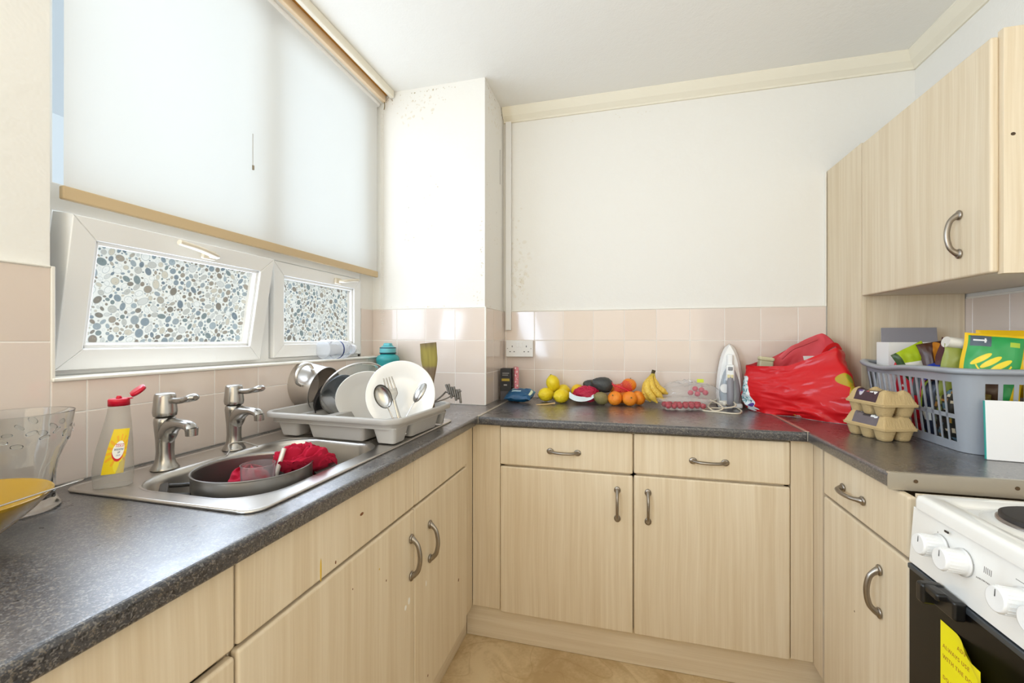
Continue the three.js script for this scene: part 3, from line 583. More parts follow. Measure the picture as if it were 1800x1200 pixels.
// --- freestanding cooker
{
  const z0 = 1.127, z1 = 1.627, xf = 1.722, xb = 2.30;
  const t = thing('electric_cooker', 'white freestanding electric cooker with a black glass oven door', 'cooker', [0, 0, 0]);
  const enam = phys({ color: 0xf0eee8, roughness: 0.22, clearcoat: 0.6, clearcoatRoughness: 0.12 });
  part('body', merge(plain(xf + 0.035, xb, 0.03, 0.868, z0 + 0.002, z1 - 0.002), plain(xf + 0.06, xb, 0.002, 0.03, z0 + 0.01, z1 - 0.01)), enam, t);
  // hob top: dished sheet with a rounded edge
  const cx = (xf + xb) / 2, cz = (z0 + z1) / 2, hx = (xb - xf) / 2, hz = (z1 - z0) / 2, R = (dx, y, r) => ringAt(rrect(cx, cz, hx - dx, hz - dx, r), y);
  const hob = part('hob_top', merge(loft([R(0.0, 0.868, 0.02), R(0.0, 0.885, 0.02), R(0.003, 0.892, 0.018), R(0.010, 0.8955, 0.016), R(0.032, 0.8955, 0.014), R(0.045, 0.888, 0.014), R(0.055, 0.886, 0.014)].map((r) => r.slice().reverse())), plate(rrect(cx, cz, hx - 0.053, hz - 0.053, 0.014), 0.880, 0.8862)), enam, t);
  const ring = std(0x2b2725, 0.55, 0.2), collar = std(0x8c8681, 0.3, 0.9);
  for (const [x, z, r] of [[1.87, 1.262, 0.078], [2.13, 1.262, 0.095], [1.87, 1.475, 0.095], [2.13, 1.475, 0.078]]) {
    const g = lathe([[0, 0.0165], [r - 0.006, 0.0165], [r, 0.014], [r, 0.005]], 48); g.translate(x, 0.8862, z);
    const pl = part('hotplate', g, ring, t, 'dark solid hotplate');
    const k = lathe([[r + 0.004, 0], [r + 0.004, 0.006], [r, 0.008]], 48); k.translate(x, 0.8862, z); part('collar', k, collar, pl);
    const w = lathe([[r + 0.024, 0.0], [r + 0.012, 0.0035], [r + 0.004, 0.0035]], 48); w.translate(x, 0.8862, z); part('enamel_ring', w, enam, pl);
  }
  // control fascia, tilted slightly back
  const fas = part('control_panel', (() => { const s = [[xf - 0.004, 0.752], [xf + 0.05, 0.752], [xf + 0.05, 0.866], [xf + 0.004, 0.866]]; const g = extrudeXY(s, z1 - z0 - 0.004, 0.0025); g.translate(0, 0, z0 + 0.002); return g; })(), enam, t);
  const dirX = V(-1, 0.07, 0).normalize(), knobMat = std(0xeeedea, 0.35), dark = std(0x4c4a48, 0.6);
  const onFascia = (u, v) => at(u, v, 'x', xf + 0.0);
  // knobs (pixel of the front disc centre stands 4 cm off the fascia)
  for (const [u, v] of [[1613, 955], [1650, 981], [1748, 1052], [1806, 1090]]) {
    const c = at(u, v, 'x', xf - 0.036), q = yTo(dirX), r = 0.0195;
    const g = lathe([[0, 0.0], [r + 0.004, 0], [r + 0.004, 0.004], [r + 0.001, 0.006], [r, 0.033], [r - 0.0015, 0.036], [r - 0.003, 0.0362], [0, 0.0355]], 36);
    const o = part('knob', place(g, mat4(c.clone().addScaledVector(dirX, -0.036), q)), knobMat, t, 'white ribbed control knob');
    const ribs = []; for (let i = 0; i < 22; i++) { const a = i / 22 * Math.PI * 2, b = box(-0.0009, 0.0009, 0.009, 0.031, r - 0.0005, r + 0.0009, 0.0004, 1); b.rotateY(a); ribs.push(b); }
    part('grip_rib', place(merge(ribs), mat4(c.clone().addScaledVector(dirX, -0.036), q)), knobMat, o);
    part('pointer_line', place(plain(0.004, 0.015, 0.0358, 0.0366, -0.0005, 0.0005), mat4(c.clone().addScaledVector(dirX, -0.036), q)), dark, o);
  }
  // printed signs on the fascia
  const print = canvasTex(1536, 352, (c, W, H) => {
    c.clearRect(0, 0, W, H); c.fillStyle = '#f0eee8'; c.fillRect(0, 0, W, H); c.strokeStyle = '#8d8b88'; c.fillStyle = '#777471'; c.lineWidth = 4;
    const px = (z) => (z - z0) / (z1 - z0) * W, py = (y) => H - (y - 0.752) / 0.114 * H, q = (u, v) => { const p = onFascia(u, v); return [px(p.z), py(p.y)]; };
    let [x, y] = q(1686, 946); c.strokeRect(x - 18, y - 16, 36, 32);
    [x, y] = q(1705, 990); c.strokeRect(x - 14, y - 9, 28, 18);
    [x, y] = q(1791, 1010); c.strokeRect(x - 26, y - 24, 52, 48); c.fillRect(x - 6, y - 10, 12, 12);
    [x, y] = q(1733, 1006); for (let i = 0; i < 5; i++) c.fillRect(x - 24 + i * 11, y - 30, 5, 34);
    [x, y] = q(1733, 1018); for (let i = 0; i < 15; i++) c.fillRect(x - 68 + i * 9, y + 10 + (i - 7) ** 2 * 0.12, 5 + (i % 3), 8);
    [x, y] = q(1643, 926); c.strokeRect(x - 10, y - 12, 20, 16); c.beginPath(); c.arc(x, y + 16, 4, 0, 7); c.fill();
    
  });
  { const g = clean(new THREE.PlaneGeometry(1, 1)), up = V(0.008, 0.114, 0).normalize(), n = V(-1, 0.07, 0).normalize(); g.applyMatrix4(new THREE.Matrix4().makeBasis(V(0, 0, z1 - z0 - 0.012), V(0.008, 0.106, 0), n).setPosition(xf - 0.0002, 0.809, cz)); part('printed_symbols', g, phys({ map: print, roughness: 0.22, clearcoat: 0.6, clearcoatRoughness: 0.12 }), fas, 'printed symbols on the fascia'); }
  { const c = at(1664, 934.5, 'x', xf - 0.001), g = box(-0.0015, 0.001, -0.002, 0.002, -0.005, 0.005, 0.001); g.translate(c.x, c.y, c.z); part('indicator_lamp', g, std(0x2a2523, 0.3), fas, 'small dark indicator light, off'); }
  // oven door
  const dg = phys({ color: 0x0b0a0a, roughness: 0.3, specularIntensity: 0.5 });
  const door = part('oven_door', box(xf - 0.006, xf + 0.033, 0.22, 0.744, z0 + 0.004, z1 - 0.004, 0.003), dg, t, 'black glass oven door');
  part('door_top_trim', box(xf - 0.008, xf + 0.03, 0.738, 0.7495, z0 + 0.002, z1 - 0.002, 0.003), std(0x4d5359, 0.35, 0.5), door, 'dark grey metal trim');
  part('storage_drawer', box(xf - 0.004, xf + 0.033, 0.05, 0.214, z0 + 0.004, z1 - 0.004, 0.004), enam, t);
  const bk = std(0x151413, 0.35);
  // only the lug of the broken-off handle is left
  { const c = at(1652, 1052, 'x', xf - 0.02), lug = merge(box(-0.024, 0.014, -0.018, 0.02, -0.026, -0.006, 0.006), box(-0.006, 0.014, -0.016, 0.018, -0.01, 0.044, 0.005), box(-0.02, 0.0, 0.006, 0.02, -0.012, 0.026, 0.005)); lug.translate(c.x, c.y, c.z); part('handle_lug', lug, bk, door, 'black handle lug'); }
  // yellow transport sticker, one corner peeling
  const stick = canvasTex(512, 512, (c, W, H) => {
    c.fillStyle = '#f4e800'; c.fillRect(0, 0, W, H); c.fillStyle = '#b07a10'; c.font = 'bold 40px sans-serif'; c.textAlign = 'left';
    ['ADV', 'ALWAYS USE', 'WITH THE DOOR CLOSED', '', 'DO NOT LIFT BY HA'].forEach((s, i) => c.fillText(s, i === 0 ? 150 : 20, 110 + i * 76, 480));
  });
  const A = at(1653, 1088, 'x', xf - 0.007), W = 0.14, Hh = 0.13;
  const g = grid((a, b) => { const pe = smooth(a + b - 1.0, 0.25, 0.9) * 0.03; return V(xf - 0.0068 - pe, A.y - Hh + b * Hh, A.z + a * W); }, 14, 14);
  const uvs = g.attributes.uv; for (let i = 0; i < uvs.count; i++) uvs.setX(i, uvs.getX(i));
  part('advice_sticker', g, std(0xffffff, 0.5, 0, { map: stick, side: THREE.DoubleSide }), door, 'yellow advice sticker, corner peeling off');
}
// ---------------------------------------------------------------- sink, taps and what stands round them
const DECK = WT + 0.0045;
const sinkBowl = { cx: 0.308, cz: 1.325, hx: 0.168, hz: 0.236, r: 0.095 };
{
  const t = thing('inset_sink', 'stainless steel inset sink with one bowl and a ribbed drainer', 'sink', [0, 0, 0]);
  const B = sinkBowl, rim = rrect(B.cx, B.cz, B.hx, B.hz, B.r, 10);
  const outer = rrect(0.283, 1.151, 0.24, 0.452, 0.035, 8);
  part('deck', metreUV(plate(outer, WT + 0.0006, DECK, [rim.slice().reverse()], 0.0012)), M.steel, t);
  part('raised_edge', loft([rrect(0.283, 1.151, 0.24, 0.452, 0.035, 8), rrect(0.283, 1.151, 0.2385, 0.4505, 0.034, 8), rrect(0.283, 1.151, 0.234, 0.446, 0.03, 8), rrect(0.283, 1.151, 0.23, 0.442, 0.028, 8)].map((r, i) => ringAt(r, [DECK - 0.002, DECK + 0.0015, DECK + 0.0016, DECK - 0.0004][i])).map((r) => r.reverse())), M.steel, t);
  const rr = (d, y, k = 0) => ringAt(rrect(B.cx, B.cz, B.hx - d, B.hz - d, Math.max(0.02, B.r - d - k), 10), y);
  part('bowl', merge(loft([rr(-0.006, DECK + 0.0002), rr(0, DECK - 0.001), rr(0.006, DECK - 0.006), rr(0.010, DECK - 0.016), rr(0.020, 0.815), rr(0.026, 0.795), rr(0.04, 0.782), rr(0.062, 0.777)]), plate(rrect(B.cx, B.cz, B.hx - 0.06, B.hz - 0.06, 0.03, 10), 0.7755, 0.7772)), M.steel, t, 'deep pressed bowl');
  for (let i = 0; i < 9; i++) { const x = 0.135 + i * 0.04; part('drainer_rib', sweep([V(x, DECK - 0.001, 0.75), V(x, DECK - 0.001, 1.072)], (s) => [0.0085 * Math.min(1, 8 * s, 8 * (1 - s)) + 0.001, 0.0032], 10, 8), M.steel, t); }
}
// pillar taps: swan-necked body, spout towards the bowl, lever head
function tap(label, x, z, turn) {
  const t = thing('pillar_tap', label, 'tap', [x, DECK, z], 'pillar taps'); t.rotation.y = turn; t.scale.setScalar(1.06); delete t.userData.group;
  const body = lathe([[0.0, 0.0], [0.026, 0.0], [0.0265, 0.003], [0.024, 0.007], [0.020, 0.014], [0.0172, 0.024], [0.0162, 0.04], [0.0172, 0.065], [0.0195, 0.092], [0.0205, 0.104], [0.0195, 0.112], [0.015, 0.1165], [0, 0.1165]], 32);
  const b = part('body', body, M.chrome, t);
  const spout = sweep([V(0.002, 0.078, 0), V(0.018, 0.093, 0), V(0.04, 0.1005, 0), V(0.066, 0.1025, 0), V(0.084, 0.0985, 0), V(0.089, 0.092, 0)], (s) => [lerp(0.0175, 0.0125, smooth(s, 0, 0.7)), lerp(0.026, 0.0098, smooth(s, 0, 0.65))], 28, 16);
  part('spout', spout, M.chrome, t);
  const tip = cyl(0.0112, 0.012, 0.016, 20); tip.translate(0.089, 0.0885, 0); part('nozzle', tip, M.chrome, t);
  const head = lathe([[0, 0.1165], [0.0205, 0.1165], [0.0215, 0.119], [0.0225, 0.126], [0.0195, 0.160], [0.0185, 0.164], [0.016, 0.1665], [0, 0.167]], 28); part('head', head, M.chrome, t);
  part('lever', sweep([V(0.014, 0.151, 0), V(0.035, 0.151, 0), V(0.055, 0.153, 0), V(0.075, 0.157, 0), V(0.092, 0.161, 0), V(0.102, 0.162, 0)], (s) => [lerp(0.005, 0.0125, smooth(s, 0.45, 0.85)) * (1 - 0.55 * smooth(s, 0.92, 1)), lerp(0.0065, 0.008, smooth(s, 0.5, 0.85)) * (1 - 0.5 * smooth(s, 0.92, 1))], 28, 12, false, UP), M.chrome, t);
  return t;
}
tap('chrome lever tap beside the washing-up bottle', 0.110, 1.446, -0.12);
const tapB = tap('chrome lever tap with the plug chain round its foot', 0.108, 1.262, -0.1);
{ // plug chain
  const pts = [V(0.145, DECK + 0.004, 1.32), V(0.128, DECK + 0.012, 1.296), V(0.112, DECK + 0.02, 1.283), V(0.132, DECK + 0.03, 1.274), V(0.137, DECK + 0.016, 1.255), V(0.143, DECK + 0.006, 1.24), V(0.15, DECK + 0.003, 1.226)];
  const c = new THREE.CatmullRomCurve3([V(0.152, DECK + 0.003, 1.322), V(0.137, DECK + 0.008, 1.302), V(0.12, DECK + 0.02, 1.287), V(0.136, DECK + 0.022, 1.262), V(0.139, DECK + 0.015, 1.246), V(0.15, DECK + 0.003, 1.226)]), links = [];
  for (let i = 0; i <= 44; i++) { const b = new THREE.IcosahedronGeometry(0.0021, 1), p = c.getPointAt(i / 44); b.translate(p.x, p.y, p.z); links.push(b); }
  solo('plug_chain', merge(links), M.steelDull, 'ball chain of the sink plug hung round the tap foot', 'chain');
}
// casserole pan standing in the bowl
const PAN = V(0.338, 0.778, 1.418), PANR = 0.118, PANH = 0.152;
{
  const t = thing('casserole_pan', 'round grey casserole pan with two side handles standing in the sink', 'pan', PAN);
  const m = std(0x8b8884, 0.33, 0.85), r = PANR;
  part('pan_body', lathe([[0, 0.0], [r - 0.012, 0], [r - 0.003, 0.006], [r, 0.016], [r, PANH - 0.004], [r + 0.0025, PANH - 0.001], [r + 0.0015, PANH + 0.001], [r - 0.002, PANH], [r - 0.0035, PANH - 0.006], [r - 0.0035, 0.018], [r - 0.008, 0.008], [0, 0.006]], 64), m, t);
  const hd = V(at(320, 858, 'y', 0.905).x - PAN.x, 0, at(320, 858, 'y', 0.905).z - PAN.z).normalize();
  for (const s of [1, -1]) {
    const a = Math.atan2(-hd.z * s, hd.x * s), y = PANH - 0.03;
    const g = merge(sweep([V(r - 0.001, y, -0.04), V(r + 0.02, y + 0.003, -0.037), V(r + 0.045, y + 0.008, -0.033)], () => [0.008, 0.0045], 8, 8, false, UP), sweep([V(r - 0.001, y, 0.04), V(r + 0.02, y + 0.003, 0.037), V(r + 0.045, y + 0.008, 0.033)], () => [0.008, 0.0045], 8, 8, false, UP), box(r + 0.034, r + 0.05, y + 0.003, y + 0.012, -0.041, 0.041, 0.004));
    g.rotateY(a); part('side_handle', g, std(0x35322f, 0.4, 0.5), t, 'dark flat loop handle');
  }
}
{ // clear cup in the pan, with a utensil handle, and the red cloth
  const c = at(487, 806, 'y', PAN.y + PANH - 0.01), cup = thing('plastic_cup', 'clear plastic cup standing inside the casserole pan', 'cup', V(0.372, PAN.y + 0.0075, 1.443));
  part('cup_wall', lathe([[0, 0], [0.028, 0], [0.03, 0.004], [0.0335, 0.156], [0.0345, 0.158], [0.0325, 0.158], [0.029, 0.006], [0, 0.004]], 32), phys({ color: 0xf6eef0, roughness: 0.12, transmission: 0.9, ior: 1.4, thickness: 0.002 }), cup);
  solo('utensil_handle', sweep([V(0, 0, 0), V(0.015, 0.1, -0.035), V(0.022, 0.17, -0.058)], (s) => [0.0052, 0.0052], 6, 12), std(0xd9d3c8, 0.35, 0.3), 'pale metal utensil handle leaning in the clear cup', 'utensil', V(0.366, PAN.y + 0.016, 1.445));
  const mat = phys({ color: 0xb20a33, roughness: 0.95, sheen: 0.6, sheenColor: new THREE.Color(0xd8305a), sheenRoughness: 0.5 });
  // crumpled cloth heaped over the far rim of the pan
  const r0 = at(530, 800, 'y', PAN.y + PANH + 0.02), cc = V(0.402, 0.925, 1.322), n1 = lattice(7, 7, 61), n2 = lattice(15, 15, 62), n3 = lattice(31, 31, 63);
  const cloth = grid((a, b) => {
    const w = a * Math.PI * 2, rr = Math.sin(b * Math.PI) ** 0.8, ph = b * Math.PI, f = n1(a, b) * 0.6 + n2(a, b) * 0.4;
    const fold = 0.007 * Math.sin(w * 4 + b * 9 + n1(a, b) * 9) + 0.004 * Math.sin(w * 9 - b * 14 + n2(a, b) * 8);
    const L = 0.078 * rr + fold * Math.sin(ph), Wd = 0.04 * rr + fold * 0.8 * Math.sin(ph);
    const ax = V(0.30, -0.03, -0.95).normalize(), bx = V(0.95, 0.0, 0.30).normalize();
    const p = cc.clone().addScaledVector(ax, Math.cos(w) * L).addScaledVector(bx, Math.sin(w) * Wd).addScaledVector(UP, 0.026 * Math.cos(ph) + fold * 1.3 + (f - 0.5) * 0.014 - 0.25 * Math.max(0, Math.cos(w)) ** 2 * rr * 0.3);
    return p;
  }, 96, 64, true);
  solo('dish_cloth', merge(cloth), mat, 'crumpled crimson dish cloth draped over the rim of the pan', 'cloth');
  const c2 = V(0.315, 0.885, 1.41);
  const clothB = grid((a, b) => { const w = a * Math.PI * 2, ph = b * Math.PI, fold = 0.005 * Math.sin(w * 5 + b * 7 + n1(a, b) * 9); return V(c2.x + (0.05 * Math.cos(w)) * Math.sin(ph) + fold, c2.y + 0.04 * Math.cos(ph) + fold, c2.z + (0.036 * Math.sin(w)) * Math.sin(ph) + fold); }, 60, 30, true);
  solo('dish_cloth', merge(clothB), mat, 'smaller crimson cloth bundle inside the pan beside the clear cup', 'cloth');
}
// washing-up liquid bottle
{
  const t = thing('washing_up_bottle', 'clear washing-up liquid bottle with a red flip cap and yellow label', 'bottle', V(0.125, DECK + 0.0005, 1.56)); t.rotation.y = 0.75; t.scale.set(0.9, 1, 0.9);
  const prof = (y) => { const s = y / 0.165; const w = lerp(0.034, 0.0175, smooth(s, 0.42, 0.98)) + 0.002 * Math.sin(s * 9); return [w, lerp(0.021, 0.0165, smooth(s, 0.5, 1))]; };
  const lean = (y) => 0.010 * smooth(y, 0.03, 0.165);
  const shell = (k) => loft(Array.from({ length: 22 }, (_, i) => { const y = i / 21 * 0.165, [w, d] = prof(y), e = 2.6; return Array.from({ length: 36 }, (_, j) => { const a = -j / 36 * Math.PI * 2, c = Math.cos(a), s = Math.sin(a); return V(lean(y) + Math.sign(c) * Math.abs(c) ** (2 / e) * (w - k), y, Math.sign(s) * Math.abs(s) ** (2 / e) * (d - k)); }); }));
  const sh = shell(0); const foot = plate(Array.from({ length: 36 }, (_, j) => { const a = j / 36 * Math.PI * 2, c = Math.cos(a), s = Math.sin(a), e = 2.6, [w, d] = prof(0); return [Math.sign(c) * Math.abs(c) ** (2 / e) * w, Math.sign(s) * Math.abs(s) ** (2 / e) * d]; }), 0, 0.0012);
  part('bottle_body', merge(sh, foot), phys({ color: 0xeceae6, roughness: 0.12, transmission: 0.82, ior: 1.25, thickness: 0 }), t, 'clear empty plastic');
  const red = std(0xc8102e, 0.35);
  const cap = part('cap', merge(place(lathe([[0, 0], [0.0195, 0], [0.0195, 0.012], [0.018, 0.0145], [0, 0.0145]], 28), mat4(V(0.010, 0.164, 0), euler(0, 0, 0))), place(lathe([[0, 0], [0.006, 0], [0.004, 0.006], [0, 0.006]], 16), mat4(V(0.010, 0.178, 0), euler(0, 0, 0)))), red, t, 'red cap');
  part('flip_lid', merge(place(lathe([[0, 0], [0.0155, 0], [0.016, 0.004], [0.015, 0.008], [0, 0.007]], 24), mat4(V(0.046, 0.190, 0.0), euler(0.35, 0, 0.55))), box(0.024, 0.035, 0.177, 0.18, -0.005, 0.005, 0.0015)), red, cap);
  const lab = canvasTex(320, 512, (c, W, H) => {
    c.clearRect(0, 0, W, H); c.fillStyle = '#f3d21c'; c.fillRect(0, 0, W, H);
    c.fillStyle = '#f6b325'; for (let i = 0; i < 14; i++) { c.save(); c.translate(165, 250); c.rotate(i * 0.45); c.fillRect(-14, 20, 28, 170); c.restore(); }
    c.fillStyle = '#f7e23a'; c.beginPath(); c.arc(200, 420, 90, 0, 7); c.fill();
    c.fillStyle = '#d8232a'; c.beginPath(); c.ellipse(160, 262, 96, 112, 0, 0, 7); c.fill();
    c.fillStyle = '#fbfaf5'; c.beginPath(); c.ellipse(160, 240, 96, 104, 0, 0, 7); c.fill();
    c.textAlign = 'center'; c.fillStyle = '#c8102e'; c.font = 'bold 50px sans-serif'; c.fillText('TESCO', 160, 206);
    c.fillStyle = '#33476b'; c.font = 'bold 34px sans-serif'; c.fillText('WASHING', 160, 246); c.fillText('UP', 160, 280); c.font = '22px sans-serif'; c.fillText('LIQUID', 160, 310);
  });
  const lg = grid((a, b) => { const y = lerp(0.028, 0.118, b), [w, d] = prof(y), s = (a - 0.5) * 0.95 + 0.3, an = Math.PI / 2 - s * 1.0, c = Math.cos(an), q = Math.sin(an), e = 2.6, x0 = (b - 0.5) * 0.012; return V(lean(y) + x0 + Math.sign(c) * Math.abs(c) ** (2 / e) * (w + 0.0006), y, Math.sign(q) * Math.abs(q) ** (2 / e) * (d + 0.0006)); }, 16, 16);
  part('label', lg, std(0xffffff, 0.4, 0, { map: lab, side: THREE.DoubleSide }), t, 'yellow printed label');
}
// big pressed-glass tumbler
{
  const c = V(0.098, WT, 1.690), t = thing('glass_vase', 'large clear pressed-glass vase with fluted sides behind the yellow bowl', 'vase', c);
  const out = [[0.052, 0.0], [0.054, 0.004], [0.0515, 0.010], [0.0475, 0.02], [0.047, 0.04], [0.0485, 0.065], [0.053, 0.09], [0.0605, 0.112], [0.066, 0.125], [0.068, 0.145], [0.070, 0.16], [0.072, 0.173], [0.0725, 0.1745]];
  const inn = [[0.071, 0.1745], [0.068, 0.16], [0.0655, 0.145], [0.063, 0.125], [0.057, 0.11], [0.049, 0.088], [0.0445, 0.06], [0.043, 0.03], [0.040, 0.018], [0.0, 0.016]];
  const g = lathe([[0, 0.001], ...out, ...inn], 72), p = g.attributes.position;
  for (let i = 0; i < p.count; i++) { const x = p.getX(i), y = p.getY(i), z = p.getZ(i), r = Math.hypot(x, z), a = Math.atan2(z, x); if (r > 0.0462 && y > 0.012 && y < 0.118 || r > 0.06 && y < 0.118 && y > 0.1) { const k = 1 - 0.03 * smooth(y, 0.115, 0.08) * (0.5 + 0.5 * Math.cos(a * 12)) * smooth(y, 0.012, 0.02); p.setX(i, x * k); p.setZ(i, z * k); } }
  const g2 = mergeVertices(g.deleteAttribute('uv') && (g.deleteAttribute('normal'), g), 1e-5); g2.computeVertexNormals();
  part('glass_wall', clean(g2), phys({ color: 0xf4f6f6, roughness: 0.05, transmission: 1, ior: 1.42, thickness: 0.02 }), t);
  const orn = []; const r = rng(8);
  for (let i = 0; i < 26; i++) { const a = i / 26 * Math.PI * 2, y = 0.135 + 0.012 * Math.sin(i * 2.1), rad = lerp(0.066, 0.0715, (y - 0.125) / 0.03) + 0.0005, b = new THREE.SphereGeometry(1, 8, 6); b.scale(0.008, 0.003 + 0.002 * r(), 0.0007); b.rotateZ((r() - 0.5) * 1.6); b.rotateY(Math.PI / 2 - a); b.translate(Math.cos(a) * rad, y, Math.sin(a) * rad); orn.push(b); }
  part('embossed_leaves', merge(orn), phys({ color: 0xf4f6f6, roughness: 0.08, transmission: 1, ior: 1.42, thickness: 0.004 }), t, 'raised leaf band in the glass');
}
// yellow bowl and its spoon
{
  const c = V(0.218, WT, 1.838), t = thing('yellow_bowl', 'mustard yellow ceramic bowl with a steel spoon in it', 'bowl', c);
  const m = phys({ color: 0xa8820e, roughness: 0.25, clearcoat: 0.5, clearcoatRoughness: 0.1 }), R = 0.118;
  const g = lathe([[0, 0.003], [0.03, 0.003], [0.031, 0.0], [0.038, 0.0], [0.041, 0.005], [0.056, 0.014], [0.078, 0.032], [0.1, 0.053], [0.114, 0.070], [R, 0.0755], [R - 0.0015, 0.077], [R - 0.0045, 0.0745], [0.108, 0.068], [0.094, 0.053], [0.072, 0.035], [0.048, 0.019], [0.025, 0.011], [0, 0.010]], 64);
  part('bowl_shell', g, m, t);
  const A = V(0.185, 0.943, 1.829), D = V(0.352, 1.002, 1.746), d = D.clone().sub(A), dish = new THREE.SphereGeometry(1, 18, 10, 0, 6.3, Math.PI / 2, Math.PI / 2);
  dish.scale(0.019, 0.009, 0.028); dish.rotateY(Math.atan2(d.x, d.z)); dish.translate(A.x - d.x * 0.14, A.y + 0.004, A.z - d.z * 0.14);
  solo('spoon', merge(sweep([A, A.clone().addScaledVector(d, 0.4), A.clone().addScaledVector(d, 0.8), D], (q) => [lerp(0.0036, 0.0062, smooth(q, 0.6, 0.95)), 0.0013], 24, 10, false, UP), dish), M.steelDull, 'steel spoon resting across the rim of the yellow bowl', 'spoon');
}
// ---------------------------------------------------------------- dish rack and its load
const RT = 0.99;                                               // rim level of the rack
{
  const t = thing('dish_rack', 'grey plastic dish drainer tray loaded with dishes on the sink drainer', 'dish rack', [0, 0, 0]);
  const m = std(0xb7b3ad, 0.5), cx = 0.303, cz = 0.945, hx = 0.242, hz = 0.19;
  const o = new THREE.Matrix4().makeRotationY(-0.05); o.setPosition(cx, 0, cz);
  const put = (g) => place(clean(g), o);
  const rr = (d, y, r) => ringAt(rrect(0, 0, hx - d, hz - d, r, 8), y);
  part('rim', put(loft([rr(0.004, RT - 0.016, 0.05), rr(0, RT - 0.015, 0.052), rr(-0.001, RT - 0.003, 0.053), rr(0.002, RT, 0.05), rr(0.010, RT, 0.045), rr(0.013, RT - 0.003, 0.042), rr(0.016, RT - 0.028, 0.04), rr(0.018, RT - 0.03, 0.038)].map((r) => r.reverse()))), m, t);
  // pockets: [x0, x1, z0, z1]
  const pk = [[-0.2, -0.118, 0.09, 0.165], [-0.085, 0.118, 0.075, 0.165], [0.148, 0.226, 0.09, 0.168], [0.142, 0.222, -0.11, 0.068], [0.15, 0.222, -0.168, -0.135], [-0.2, -0.118, -0.165, 0.05], [-0.085, 0.118, -0.165, 0.045]];
  const holes = pk.map(([a, b, c, d]) => rrect((a + b) / 2, (c + d) / 2, (b - a) / 2, (d - c) / 2, 0.012, 3).reverse());
  part('web', put(plate(rrect(0, 0, hx - 0.015, hz - 0.015, 0.04, 8), RT - 0.031, RT - 0.028, holes)), m, t);
  for (const [a, b, c, d] of pk) {
    const X = (a + b) / 2, Z = (c + d) / 2, w = (b - a) / 2, e = (d - c) / 2, y0 = DECK + 0.0035;
    const q = (k, y) => ringAt(rrect(X, Z, w - k, e - k, Math.min(0.012, w * 0.6), 3), y);
    const tap2 = 0.016;
    part('pocket', put(merge(loft([q(0, RT - 0.029), q(tap2 * 0.4, y0 + 0.015), q(tap2 * 0.55, y0 + 0.003), q(tap2 * 0.7, y0)].map((r) => r.reverse())), plate(rrect(X, Z, w - tap2 * 0.7, e - tap2 * 0.7, Math.min(0.008, w * 0.4), 3), y0, y0 + 0.002), loft([q(0, RT - 0.029), q(0.0015 + tap2 * 0.4, y0 + 0.015), q(0.002 + tap2 * 0.55, y0 + 0.003)]))), m, t);
  }
}
// discs set by photo pixel: centre pixel and a depth plane
const FLOORR = RT - 0.028;
{ // steel saucepan on its side
  const r = 0.081, h = 0.12, ax = dirOf(0.93, -0.2, 0.24), c = at(546, 690, 'z', 0.87);
  const t = thing('steel_saucepan', 'steel saucepan lying on its side in the dish rack', 'saucepan', c.clone().setY(FLOORR + r * 0.98 + h / 2 * 0.2 - 0.01)); t.quaternion.copy(yTo(ax));
  part('pan_body', lathe([[0, -h / 2], [r - 0.01, -h / 2], [r - 0.002, -h / 2 + 0.004], [r, -h / 2 + 0.012], [r, h / 2 - 0.004], [r + 0.003, h / 2 - 0.001], [r + 0.002, h / 2 + 0.001], [r - 0.0015, h / 2], [r - 0.002, -h / 2 + 0.014], [r - 0.008, -h / 2 + 0.004], [0, -h / 2 + 0.003]], 64), M.steel, t);
  part('base_ring', lathe([[0, -h / 2 - 0.004], [r - 0.004, -h / 2 - 0.004], [r - 0.001, -h / 2 - 0.001], [r - 0.002, -h / 2 + 0.003], [0, -h / 2 + 0.001]], 48), std(0x4a413a, 0.4, 0.8), t, 'dark base plate');
  // loop handle on the side that faces the room
  const inv = t.quaternion.clone().invert(), out = dirOf(0.2, 0.5, 0.84).applyQuaternion(inv); out.y = 0; out.normalize(); const tan = UP.clone().cross(out).normalize();
  const P = (a, b, y) => V(0, y, 0).addScaledVector(out, b).addScaledVector(tan, a);
  part('loop_handle', sweep([P(-0.036, r - 0.006, 0.024), P(-0.038, r + 0.016, 0.022), P(-0.024, r + 0.032, 0.018), P(0, r + 0.038, 0.016), P(0.024, r + 0.032, 0.018), P(0.038, r + 0.016, 0.022), P(0.036, r - 0.006, 0.024)], () => [0.0055, 0.0075], 32, 12), M.steel, t, 'polished loop handle');
}
function standDisc(t, u, v, z, n, lift) { const c = at(u, v, 'z', z); t.position.copy(c); t.quaternion.copy(yTo(n)); return c; }
{ // black frying pan leaning on the saucepan
  const R = 0.088, n = dirOf(0.84, -0.42, 0.34), t = thing('frying_pan', 'black non-stick pan leaning between the saucepan and the glass lid', 'pan', [0, 0, 0]);
  const c = at(584, 694, 'z', 0.865); t.position.copy(c); t.quaternion.copy(yTo(n));
  part('pan_body', lathe([[0, -0.006], [R - 0.02, -0.006], [R - 0.008, 0.0], [R, 0.018], [R + 0.002, 0.02], [R - 0.002, 0.02], [R - 0.01, 0.003], [R - 0.022, -0.003], [0, -0.003]], 56), std(0x191719, 0.35), t);
}
